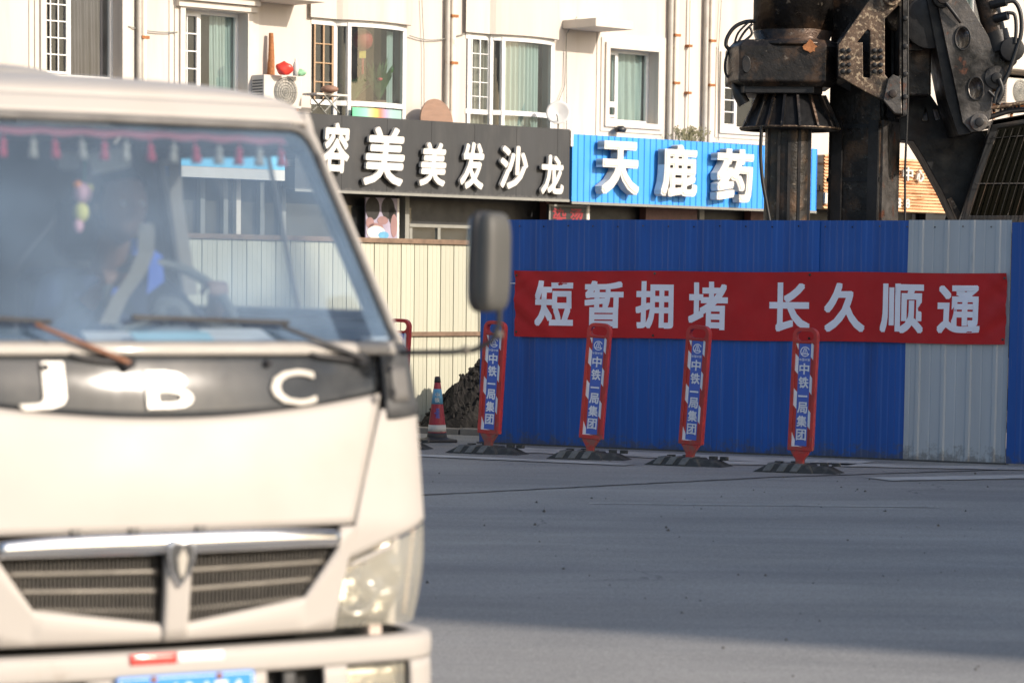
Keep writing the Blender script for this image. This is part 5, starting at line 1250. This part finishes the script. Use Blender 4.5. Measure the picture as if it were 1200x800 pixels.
# shield emblem
sh = [(-.041, .975), (-.026, .992), (0, .986), (.026, .992), (.041, .975), (.043, .94), (.032, .895), (0, .850), (-.032, .895), (-.043, .94)]
MB().poly([(.78*a, .925 + .80*(b - .925)) for a, b in sh], [], lambda a, b, d: P(a, b, d), .0535, .050).build('emblem_inset', M['vplast'], gf)
em = MB().poly(sh, [], lambda a, b, d: P(a, b, d), .050, .026).build('emblem', M['chrome'], gf, bevel=.006)
MB().poly([(-.016, .94), (0, .970), (.016, .94), (.010, .90), (0, .878), (-.010, .90)], [], lambda a, b, d: P(a, b, d), .058, .050).build('emblem_centre', M['vletter'], em, bevel=.003)
# headlights
for s_ in (-1, 1):
    qe = Lq(.85) + ARC * .92
    def hl_lo(q): a = ah(q); return .703 if a >= .522 else .703
    def lens_fn(u, v, off, s_=s_):
        z = .704 + (1.0 - .704) * v; qi = .522 + (min(z, .895) - .70) / .195 * .028
        q = qi + (qe - qi) * u; z2 = .704 + (headtop(q) - .004 - .704) * v
        return P(s_ * q, z2, off)
    hl = MB().grid(lambda u, v: lens_fn(u, v, -.07 + .02 * math.sin(u * 9) * math.sin(v * 6)), 24, 12).build('headlight', M['reflector'], tk, solid=.004)
    MB().grid(lambda u, v: lens_fn(u, v, .008 + .012 * math.sin(PI * v)), 26, 12).build('lens', M['lens'], hl)
    for (q, z, r_) in ((.62, .80, .066), (.715, .85, .060)):
        c = P(s_ * q, z, -.045); MB().lathe([(.012, .03), (r_ * .6, .022), (r_ * .95, -.012), (r_, -.02), (r_ + .006, -.02), (r_ + .006, .03)], 24, c, (0, 1, 0)).build('reflector_bowl', M['chrome'], hl)
        MB().lathe([(0, -.03), (.012, -.025), (.014, .02), (0, .02)], 12, c, (0, 1, 0)).build('bulb', M['lens'], hl)
    tb('marker_strip', M['marker'], s_ * (qe - .07), s_ * (qe - .035), .72, lambda q: headtop(q) - .02, 4, 8, off=-.02, solid=.01, par=hl)
    tb('lens_edge', M['vpaint'], s_ * .556, s_ * .70, lambda q: headtop(q) - .013, lambda q: headtop(q) - .001, 8, 1, off=.022, solid=.006, par=hl)
    for k in (1,): q = .60 + k * .09; a = P(s_ * q, .672, -.03); MB().box((a.x - .02, a.y - .01, .655), (a.x + .02, a.y + .03, .70)).build('lamp_bracket', M['marker'], tk)
# bumper
BOFF = .055
def bt(name, m, q0, q1, z0, z1, nq=40, nz_=5, off=0, par=None, bulge=.004, solid=.014): return tb(name, m, q0, q1, z0, z1, nq, nz_, BOFF + off, solid, par, bulge)
qb = Lq(.5) + ARC + .22
bm_ = bt('bumper', M['vpaint'], -qb, qb, .600, .666, 90, 5)
tb('bumper_top', M['vpaint'], -qb, qb, .666, .6665, 90, 1, off=BOFF, solid=0)
mb = MB(); mb.grid(lambda u, v: P(-qb + 2*qb*u, .666 + .004*math.sin(PI*v*.5), BOFF*(1 - v) - .02*v), 90, 3); mb.build('shelf', M['vpaint'], bm_, solid=.004)
bt('lower_bumper', M['vpaintd'], -qb, qb, .33, .47, 90, 6, par=bm_)
for q0, q1 in ((-.27, .27), (.46, .535), (-.535, -.46), (.75, qb), (-qb, -.75)): bt('bumper_face', M['vpaint'], q0, q1, .466, .602, 20, 4, off=-.001, par=bm_, bulge=.004)
bt('bumper_recess', M['vhole'], -.80, .80, .45, .63, 40, 3, off=-.07, par=bm_, bulge=0)
for s_ in (-1, 1):
    fl = bt('fog_lamp', M['reflector'], s_ * .55, s_ * .735, .49, .585, 14, 5, off=-.035, par=tk); bt('lens', M['lens'], s_ * .545, s_ * .74, .485, .590, 14, 5, off=-.008, par=fl, solid=0)
    bt('bumper_step', M['vplast'], s_ * .34, s_ * .38, .47, .61, 4, 3, off=-.03, par=bm_)
q0, z0 = qz(152, 769, BOFF + .012); q1, _ = qz(207, 765, BOFF + .012); q2, _ = qz(262, 762, BOFF + .012)
bt('red_tape', M['redtape'], q0, q1, .636, .668, 10, 4, off=.010, par=bm_, solid=.001); bt('white_tape', M['whitetape'], q1 + .001, q2, .636, .668, 10, 4, off=.010, par=bm_, solid=.001)
qa, zp = qz(135, 792, BOFF + .02); qb2, _ = qz(298, 783, BOFF + .02)
pc = (qa + qb2) / 2; hw = (qb2 - qa) / 2; zpt = qz(216, 788.5, BOFF + .02)[1]; zpb = zpt - .14
def pf(a, b, d): return P(pc, .55, BOFF + .018) + Vector((a, -d, b - .55))
pl_ = MB().poly(rrect(-hw, hw, zpb, zpt, .01, 3), [], lambda a, b, d: pf(a, b, d), 0, .004).build('number_plate', M['plate'], tk)
MB().poly(rrect(-hw + .006, hw - .006, zpb + .006, zpt - .006, .008, 3), [rrect(-hw + .009, hw - .009, zpb + .009, zpt - .009, .006, 3)], lambda a, b, d: pf(a, b, d), .0042, .0048).build('plate_border', M['platetext'], pl_)
xx = -hw + .02; wch = (2*hw - .07) / 7
for i, ch in enumerate('辽A40676'):
    if i == 2:
        MB().lathe([(0, 0), (.006, 0), (.006, .001), (0, .001)], 10, pf(xx + .006, (zpb + zpt)/2, .0045), (0, -1, 0)).build('plate_dot', M['platetext'], pl_); xx += .022
    mb = MB(); text_to(mb, ch, lambda a, b, o: pf(a, b, .0042 + o), xx + .004, xx + wch - .006, zpb + .025, zpt - .025, .001, .012); mb.build('plate_character', M['platetext'], pl_); xx += wch
for x in (-.10, .10): MB().lathe([(0, .006), (.009, .004), (.010, 0)], 10, pf(x, zpt - .012, .004), (0, -1, 0)).build('plate_bolt', M['rust'], pl_)
# doors, back wall, floor
YD0 = lambda z: P(Lq(z) + ARC + .06, z).y
for s_ in (-1, 1):
    w = lambda z: interp(PW, z)
    dr = MB().grid(lambda u, v: Vector((s_ * (w(.50 + 1.09*v) + .004), .32 + 1.46 * u + .0, .50 + 1.09 * v)), 10, 10).build('door', M['vpaint'], tk, solid=.03)
    MB().box((s_*.83 - .012, 1.5, 1.36), (s_*.83 + .012, 1.64, 1.39)).build('handle', M['vplast'], dr)
    sill = lambda y, z: Vector((s_ * w(z), y, z))
    MB().tube([sill(.36, 1.60), sill(.46, 1.8), sill(.64, 2.10), sill(1.74, 2.12), sill(1.76, 1.60), sill(.36, 1.60)], .018, 8).build('window_seal', M['vplast'], dr)
    MB().grid(lambda u, v: sill(.90 + .86*u, 1.59 + .52*v), 6, 6).build('pane', M['sglass'], dr)
    MB().tube([sill(.90, 1.60), sill(.92, 2.10)], .008, 6).build('pane_edge', M['vplast'], dr)
    MB().grid(lambda u, v: sill(.60 + 1.32*u, 2.11 + .10*v), 4, 3).build('cant_rail', M['vpaint'], tk, solid=.02)
    MB().grid(lambda u, v: sill(1.77 + .15*u, .5 + 1.65*v), 3, 8).build('rear_pillar', M['vpaint'], tk, solid=.03)
    MB().grid(lambda u, v: Vector((s_*.77, .30 + 1.5*u, .9 + .66*v)), 3, 3).build('door_trim', M['liner'], tk, solid=.01)
Box('back_wall', M['vpaint'], tk, (-.80, 1.93, .5), (.80, 1.95, 2.22)); Box('back_lining', M['liner'], tk, (-.78, 1.90, .6), (.78, 1.925, 2.16)); Box('floor', M['liner'], tk, (-.78, .2, .86), (.78, 1.92, .90))
MB().grid(lambda u, v: (lambda p: Vector((p.x*.97, p.y + .01, p.z - .03)))(roof(u, v)), 24, 12).build('headliner', M['liner'], tk)
for x in (.36, -.36):
    st = Box('seat', M['seat'], tk, (x - .27, .92, 1.0), (x + .27, 1.45, 1.16), bevel=.05); b_ = Box('seat_back', M['seat'], st, (x - .25, 1.36, 1.12), (x + .25, 1.50, 1.74), bevel=.05); Box('headrest', M['seat'], st, (x - .13, 1.38, 1.76), (x + .13, 1.47, 1.96), bevel=.04)
def dashf(u, v):
    x = -.72 + 1.44*u; a = v; return Vector((x, .33 + .08*(x/.72)**2 + .42*a, 1.500 + .012*math.sin(a*PI) + (.05*math.exp(-((x-.31)/.16)**2)*math.exp(-((a-.8)/.25)**2)) - (.25*max(0, a-.85)/.15 if a > .85 else 0)))
MB().grid(dashf, 50, 20).build('dashboard', M['dash'], tk, solid=.01)
# steering wheel
wc_ = Vector((.34, .78, 1.60)); tl = R(42); wx = Vector((1, 0, 0)); wy = Vector((0, math.sin(tl), math.cos(tl)))
def wp(a, r_=.205): return wc_ + wx*r_*math.cos(a) + wy*r_*math.sin(a)
wh = MB().tube([wp(2*PI*i/40) for i in range(41)], .016, 10, False).build('steering_wheel', M['wheelrim'], tk)
MB().tube([wp(R(200)), wc_, wp(R(-20))], .014, 8).tube([wc_, wp(R(-90))], .014, 8).lathe([(0, -.02), (.06, -.015), (.06, .015), (0, .02)], 20, wc_, wx.cross(wy)).build('hub', M['wheelrim'], wh); MB().tube([wc_, wc_ + Vector((0, -.3, -.22))], .03, 10).build('column', M['liner'], wh)
# mirror inside, papers, stickers, belt
def inl(px, py, Y): return TI @ at(px, py, Y)
c = inl(128, 187, 9.0); Box('rear_view_mirror', M['conewht'], tk, (-.062, -.02, -.036), (.062, .02, .036), Matrix.Translation(c) @ Matrix.Rotation(R(-25), 4, 'Z') @ Matrix.Rotation(R(-12), 4, 'Y'), bevel=.014)
c = inl(80, 187, 9.0); Box('sun_visor_clip', M['shopgrey'], tk, (-.038, -.02, -.032), (.038, .02, .032), Matrix.Translation(c), bevel=.014)
def ribbon(name, m, pts, w, par=None, wd=Vector((1, 0, 0))):
    vs = []
    for p in pts: vs += [p - wd*w/2, p + wd*w/2]
    return MB().add(vs, [(2*i, 2*i+1, 2*i+3, 2*i+2) for i in range(len(pts)-1)]).build(name, m, par or tk, solid=.003)
ribbon('seat_belt', M['beige'], [inl(203, 172, 9.95), inl(207, 235, 9.9), inl(217, 300, 9.85), inl(224, 345, 9.8)], .045)
def vsheet(name, m, x0, y0, x1, y1, lift=.002):
    pts = [TI @ (lambda h: h)(hit(a, b, TM @ Vector((0, .4, 1.552 + lift)), Vector((0, 0, 1)))) for a, b in ((x0, y1), (x1, y1), (x1, y0), (x0, y0))]
    return MB().add([Vector((p.x, max(.3, min(.9, p.y)), p.z)) for p in pts], [(0, 1, 2, 3)]).build(name, m, tk, solid=.002)
M['paperblue'] = mat('pale_blue_leaflet', (.35, .62, .72), .6); M['paper'] = mat('white_leaflet', (.75, .72, .70), .6)
def dsheet(name, m, x, y, w, d, rz, z=1.556, rx=0): Box(name, m, tk, (-w/2, -d/2, 0), (w/2, d/2, .004), Matrix.Translation((x, y, z)) @ Matrix.Rotation(R(rz), 4, 'Z') @ Matrix.Rotation(R(rx), 4, 'X'))
dsheet('leaflet', M['paperblue'], .20, .44, .26, .10, 4, 1.522, 28); dsheet('leaflet', M['paper'], .10, .50, .3, .12, -6, 1.524, 20); dsheet('leaflet', M['paper'], .44, .50, .22, .14, 8, 1.528, 22); dsheet('leaflet', M['paper'], -.46, .46, .14, .09, 3, 1.526, 30)
for x0_, y0_, x1_, y1_ in ((424, 380, 456, 395),):
    qa_, za_ = qz(x0_, y1_, -.02); qb_, zb_ = qz(x1_, y0_, -.02)
    MB().grid(lambda u, v: P(qa_ + (qb_ - qa_)*u, za_ + (zb_ - za_)*v, -.020), 4, 3).build('sticker', M['paper'], tk)
# wipers
def wpt(px, py, off): q, z = qz(px, py, off); return P(q, z, off)
def wiper(piv, elbow, tip0, tip1, rusty):
    a = MB().tube([wpt(*piv, .035), wpt((piv[0]*.45 + elbow[0]*.55), (piv[1]*.45 + elbow[1]*.55), .045), wpt(*elbow, .035)], .008, 8, r2=.006).build('wiper', M['wiperrust'] if rusty else M['wiper'], tk)
    MB().tube([wpt(*piv, .02), wpt(*piv, .04)], .018, 10).build('wiper_pivot', M['wiper'], a)
    n = 10; MB().tube([wpt(tip0[0] + (tip1[0]-tip0[0])*i/n, tip0[1] + (tip1[1]-tip0[1])*i/n, .022) for i in range(n + 1)], .008, 6).build('wiper_blade', M['wiper'], a)
    MB().tube([wpt(piv[0] - 3, piv[1] + 3, .018), wpt((piv[0]*.5 + elbow[0]*.5) - 5, (piv[1]*.5 + elbow[1]*.5) + 16, .016), wpt(elbow[0] + 8, elbow[1] + 22, .014)], .008, 8).build('wiper_link', M['wiper'], a)
wiper((152, 425), (42, 380), (-20, 372), (60, 377), True); wiper((426, 420), (330, 382), (155, 371.5), (338, 378), False)
# door mirror on its arm
def wm(px, py, Y): return TI @ at(px, py, Y)
MB().tube([wm(470, 413, 8.78), wm(492, 413, 8.66), wm(530, 412.5, 8.6), wm(556, 410, 8.56), wm(576, 400, 8.54), wm(585, 380, 8.53), wm(586, 345, 8.53)], .0085, 10).build('mirror_arm', M['wiper'], tk)
for a, b in ((545, 410.5), (584.5, 392)): c = wm(a, b, 8.54); MB().lathe([(0, -.012), (.012, -.008), (.014, 0), (.012, .008), (0, .012)], 12, c, (0, -1, 0)).build('arm_bolt', M['chromed'], tk)
mc = wm(577, 307, 8.52); mrot = Matrix.Translation(mc) @ Matrix.Rotation(-TYAW + R(52), 4, 'Z') @ Matrix.Rotation(R(1.0), 4, 'Y')
def sell(u, v, a, b, c_, e=.42):
    th, ph = u*2*PI, (v - .5)*PI; sg = lambda x, k: math.copysign(abs(x)**k, x)
    return Vector((a*sg(math.cos(ph), e)*sg(math.cos(th), e), b*sg(math.cos(ph), e*1.6)*sg(math.sin(th), e*1.6), c_*sg(math.sin(ph), e)))
M['mirrorback'] = mat('grey_mirror_housing', (.075, .074, .069), .5, var=.1)
mh = MB().grid(lambda u, v: sell(u, v, .056, .036, .140), 40, 24).build('door_mirror', M['mirrorback'], tk, mrot)
MB().grid(lambda u, v: sell(u, v, .058, .018, .143, .4) + Vector((-.002, .028, 0)), 40, 20).build('mirror_rim', M['wiper'], mh, mrot)
MB().grid(lambda u, v: sell(u, v, .050, .004, .132, .4) + Vector((-.002, .048, 0)), 30, 12).build('mirror_glass', M['chrome'], mh, mrot)
# running gear and load bed
def wheel(x, y):
    t = MB().lathe([(.18, -.09), (.30, -.10), (.335, -.07), (.335, .07), (.30, .10), (.18, .09)], 36, (x, y, .335), (1, 0, 0)).build('wheel', M['tyre'], tk)
    MB().lathe([(0, -.04), (.10, -.05), (.19, -.08), (.19, .08), (.10, .05), (0, .04)], 24, (x, y, .335), (1, 0, 0)).build('rim', M['conewht'], t)
for s_ in (-1, 1):
    wheel(s_ * .70, .80); wheel(s_ * .70, 3.6)
    MB().grid(lambda u, v: Vector((s_ * (.66 + .18*v), .80 - .42*math.cos(u*PI), .36 + .40*math.sin(u*PI))), 16, 2).build('wheel_arch', M['vplast'], tk, solid=.01)
Box('chassis', M['vhole'], tk, (-.40, .3, .42), (.40, 4.6, .58)); Box('axle', M['vhole'], tk, (-.66, .75, .28), (.66, .85, .38)); Box('axle', M['vhole'], tk, (-.66, 3.55, .28), (.66, 3.65, .38))
Box('bed_floor', M['vpaintd'], tk, (-.86, 2.05, .78), (.86, 4.9, .84))
for a, b in (((-.88, 2.05, .78), (-.85, 4.9, 1.16)), ((.85, 2.05, .78), (.88, 4.9, 1.16)), ((-.85, 4.87, .78), (.85, 4.9, 1.16)), ((-.85, 2.05, .84), (.85, 2.08, 1.7))): Box('bed_side', M['vpaintd'], tk, a, b)

# ---- things hanging inside the cab
T4 = (t0.x, t0.y, 0)
fg = thing('tassel_fringe', 'pink fringe with red and cream tassels hung along the top of the windscreen', 'fringe', T4, TYAW)
MB().grid(lambda u, v: P(-.62 + 1.24*u, 2.134 + .024*v + .004*math.sin(u*60), -.05), 60, 2).build('band', M['pinkband'], fg, solid=.004)
for i in range(17):
    q = -.60 + i * 1.2 / 16 + random.uniform(-.008, .008); red = i % 2 == 0; p = P(q, 2.136, -.055)
    MB().lathe([(.003, 0), (.003, -.014), (.011, -.020), (.013, -.028), (.009, -.033), (.014, -.044), (.017, -.066), (.0, -.066)], 10, p, (random.uniform(-.12, .12), random.uniform(-.1, .1), 1)).build('tassel', M['tasred'] if red else M['taswht'], fg)
M['orange'] = mat('orange_felt', (.8, .25, .05), .9); M['pinkf'] = mat('pink_felt', (.72, .40, .48), .9); M['yelf'] = mat('yellow_felt', (.68, .62, .18), .9); M['greenc'] = mat('green_cord', (.05, .22, .15), .9)
oc = at(97, 240, 8.95); om = thing('hanging_ornament', 'pink yellow and orange felt ornament dangling below the inside mirror', 'ornament', oc, TYAW)
MB().tube([(.01, 0, .19), (.004, 0, .07)], .004, 6).build('cord', M['greenc'], om)
def blob(name, m, x, z, rx, rz_): MB().lathe([(rx*math.sin(PI*i/10), -rz_*math.cos(PI*i/10)) for i in range(11)], 16, (x, 0, z)).build(name, m, om)
blob('orange_crest', M['orange'], -.017, .060, .014, .013); blob('pink_head', M['pinkf'], .0, .034, .028, .030); blob('yellow_body', M['yelf'], -.005, -.022, .023, .030); blob('pink_foot', M['pinkf'], -.014, -.062, .015, .022); blob('yellow_ear', M['yelf'], .022, .05, .010, .012)

# ---- driver
def skinned(name, joints, bones, mat_, vox=.009, extra=None, sub=1):
    """one continuous surface grown over a skeleton, voxel-merged with extra shapes"""
    me = bpy.data.meshes.new(name); names = list(joints); me.from_pydata([joints[n][0] for n in names], [(names.index(a), names.index(b)) for a, b in bones], [])
    o = bpy.data.objects.new(name, me); COL.objects.link(o)
    sm = o.modifiers.new('skin', 'SKIN'); sm.use_smooth_shade = True
    for i, n in enumerate(names):
        r_ = joints[n][1]; me.skin_vertices[0].data[i].radius = (r_, r_ * (joints[n][2] if len(joints[n]) > 2 else 1)); me.skin_vertices[0].data[i].use_root = (i == 0)
    ss_ = o.modifiers.new('sub', 'SUBSURF'); ss_.levels = sub; ss_.render_levels = sub
    bpy.context.view_layer.update(); dg = bpy.context.evaluated_depsgraph_get(); m2 = bpy.data.meshes.new_from_object(o.evaluated_get(dg))
    bpy.data.objects.remove(o)
    if extra is not None:
        bm = bmesh.new(); bm.from_mesh(m2); em_ = bpy.data.meshes.new('e'); em_.from_pydata([tuple(v) for v in extra.v], [], extra.f); bm.from_mesh(em_); bm.to_mesh(m2); bm.free(); bpy.data.meshes.remove(em_)
    o = bpy.data.objects.new(name, m2); COL.objects.link(o)
    r_ = o.modifiers.new('re', 'REMESH'); r_.mode = 'VOXEL'; r_.voxel_size = vox; r_.use_smooth_shade = True
    s2 = o.modifiers.new('sm', 'SMOOTH'); s2.factor = .5; s2.iterations = 2
    bpy.context.view_layer.update(); dg = bpy.context.evaluated_depsgraph_get(); m3 = bpy.data.meshes.new_from_object(o.evaluated_get(dg)); bpy.data.objects.remove(o)
    m3.materials.clear(); m3.materials.append(mat_); m3.name = name
    for p_ in m3.polygons: p_.use_smooth = True
    o = bpy.data.objects.new(name, m3); COL.objects.link(o); return o
dv = thing('person', 'driver in a navy and blue jacket behind the wheel of the white truck', 'person', T4, TYAW)
hx, hy, hz = .30, 1.06, 1.93
rh, lh = wp(R(140)), wp(R(28))          # hands on the rim
J = {'pelvis': ((.32, 1.22, 1.25), .15, .75), 'waist': ((.32, 1.24, 1.38), .14, .7), 'chest': ((.315, 1.24, 1.55), .165, .65), 'neckb': ((.31, 1.20, 1.70), .08), 'neck': ((.305, 1.16, 1.76), .055), 'head': ((.30, 1.10, 1.86), .06),
     'sl': ((.49, 1.22, 1.66), .062), 'el': ((.60, 1.02, 1.48), .045), 'wl': ((lh.x + .03, lh.y + .07, lh.z - .035), .027), 'hl': ((lh.x + .008, lh.y + .025, lh.z - .004), .030, .6),
     'sr': ((.13, 1.22, 1.66), .062), 'er': ((.03, 1.02, 1.46), .045), 'wr': ((rh.x - .02, rh.y + .07, rh.z - .035), .027), 'hr': ((rh.x - .004, rh.y + .025, rh.z - .004), .030, .6),
     'kl': ((.44, .80, 1.26), .075), 'kr': ((.20, .80, 1.26), .075), 'tl': ((.42, 1.15, 1.22), .085), 'tr': ((.22, 1.15, 1.22), .085), 'fl': ((.44, .66, .96), .045), 'fr': ((.20, .66, .96), .045), 'ftl': ((.44, .54, .935), .032), 'ftr': ((.20, .54, .935), .032)}
Bn = [('pelvis', 'waist'), ('waist', 'chest'), ('chest', 'neckb'), ('neckb', 'neck'), ('neck', 'head'), ('chest', 'sl'), ('sl', 'el'), ('el', 'wl'), ('wl', 'hl'), ('chest', 'sr'), ('sr', 'er'), ('er', 'wr'), ('wr', 'hr'), ('pelvis', 'tl'), ('tl', 'kl'), ('kl', 'fl'), ('fl', 'ftl'), ('pelvis', 'tr'), ('tr', 'kr'), ('kr', 'fr'), ('fr', 'ftr')]
ex = MB()
def headf(u, v):
    th, ph = u*2*PI, (v - .5)*PI; x, y, z = math.cos(ph)*math.sin(th), -math.cos(ph)*math.cos(th), math.sin(ph)
    X, Y, Z = x*.076, y*.096, z*.118
    if z < 0: X *= 1 - .28*(-z)**1.3; Y = Y*(1 - .10*(-z)) - .006*(-z)
    f = max(0, -y)
    Y -= .020*math.exp(-((x/.17)**2)) * math.exp(-(((z + .12)/.20)**2)) * f           # nose
    Y += .010*(math.exp(-(((x - .40)/.20)**2)) + math.exp(-(((x + .40)/.20)**2))) * math.exp(-(((z - .05)/.13)**2)) * f   # eye sockets
    Y -= .006*math.exp(-((x/.35)**2)) * math.exp(-(((z + .45)/.07)**2)) * f + .006*math.exp(-((x/.3)**2))*math.exp(-(((z + .78)/.14)**2))*f
    Y += .005*math.exp(-((x/.35)**2)) * math.exp(-(((z + .52)/.03)**2)) * f
    return Vector((hx + X, hy + Y, hz + Z))
ex.grid(headf, 56, 40)
for s_ in (-1, 1): ex.lathe([(.004, -.012), (.016, -.008), (.020, 0), (.014, .008), (.003, .010)], 12, (hx + s_*.078, hy + .008, hz - .01), (1, 0, .1))
for hnd, s_ in ((lh, 1), (rh, -1)):                                # four fingers curled over the rim and a thumb
    for k in range(4):
        o_ = Vector((s_ * .0, 0, 0)) + wx * (k - 1.5) * .019 * 1.0; L_ = (.9, 1.0, .95, .8)[k]
        b0_ = Vector((hnd.x, hnd.y + .022, hnd.z + .008)) + o_
        ex.tube([b0_, b0_ + Vector((0, -.022*L_, .016)), b0_ + Vector((0, -.046*L_, .004)), b0_ + Vector((0, -.050*L_, -.018)), b0_ + Vector((0, -.034*L_, -.030))], [.0095, .009, .0085, .008, .007], 8)
    b0_ = Vector((hnd.x - s_*.026, hnd.y + .038, hnd.z - .010)); ex.tube([b0_, b0_ + Vector((-s_*.014, -.020, .004)), b0_ + Vector((-s_*.012, -.040, .012))], [.011, .010, .008], 8)
bo = skinned('body', J, Bn, M['skin'], .0075, ex); bo.parent = dv
JJ = {k: (v[0], v[1] * 1.17 + .006, *(v[2:])) for k, v in J.items() if k in ('pelvis', 'waist', 'chest', 'sl', 'el', 'sr', 'er')}
JJ['nb'] = ((.31, 1.20, 1.715), .085)
JJ['wl'] = (tuple(Vector(J['el'][0]).lerp(Vector(J['wl'][0]), .88)), .040); JJ['wr'] = (tuple(Vector(J['er'][0]).lerp(Vector(J['wr'][0]), .88)), .040)
jk = skinned('jacket', JJ, [('pelvis', 'waist'), ('waist', 'chest'), ('chest', 'nb'), ('chest', 'sl'), ('sl', 'el'), ('el', 'wl'), ('chest', 'sr'), ('sr', 'er'), ('er', 'wr')], M['jacket'], .012); jk.parent = dv
JT = {k: (v[0], v[1] * 1.14 + .005, *(v[2:])) for k, v in J.items() if k in ('pelvis', 'tl', 'tr', 'kl', 'kr', 'fl', 'fr')}
tr2 = skinned('trousers', JT, [('pelvis', 'tl'), ('tl', 'kl'), ('kl', 'fl'), ('pelvis', 'tr'), ('tr', 'kr'), ('kr', 'fr')], M['seat'], .014); tr2.parent = dv
def hairf(u, v):
    th, ph = u*2*PI, (.30 + .70*v - .5)*PI; x, y, z = math.cos(ph)*math.sin(th), -math.cos(ph)*math.cos(th), math.sin(ph)
    if y < -.2: z = max(z, .48 + .25*(-y - .2)); 
    k = 1.08 + .02*noise.noise(Vector((x*6, y*6, z*6))); s_ = math.sqrt(max(0, 1 - z*z)) / max(.001, math.hypot(x, y)) if math.hypot(x, y) > .001 else 1
    return Vector((hx + x*s_*.076*k, hy + y*s_*.096*k, hz + z*.118*k))
MB().grid(hairf, 48, 20).build('hair', M['hair'], dv)
for s_ in (-1, 1): MB().lathe([(0, -.004), (.008, -.002), (.009, 0), (0, .002)], 10, (hx + s_*.031, hy - .083, hz + .006), (0, 1, 0)).build('eye', M['paper'], dv); MB().lathe([(0, -.003), (.004, -.002), (.004, 0)], 8, (hx + s_*.031, hy - .087, hz + .006), (0, 1, 0)).build('pupil', M['hair'], dv)
# bright panels of the jacket and the belt over the shoulder
def patch(pts, m, name): MB().add([inl(a, b, Y_) for a, b, Y_ in pts], [tuple(range(len(pts)))]).build(name, m, dv, solid=.004)
patch([(127, 320, 9.22), (148, 316, 9.25), (138, 350, 9.2), (122, 372, 9.15)], M['jblue'], 'jacket_panel'); patch([(153, 280, 9.26), (165, 280, 9.26), (165, 300, 9.25), (154, 298, 9.25)], M['jblue'], 'jacket_panel'); patch([(176, 290, 9.25), (190, 300, 9.28), (192, 330, 9.25), (172, 345, 9.22)], M['jblue'], 'jacket_panel')
ribbon('shoulder_belt', M['beige'], [inl(172, 262, 9.24), inl(171, 296, 9.14), inl(160, 322, 9.08), inl(141, 348, 9.04), inl(126, 380, 8.98)], .055)
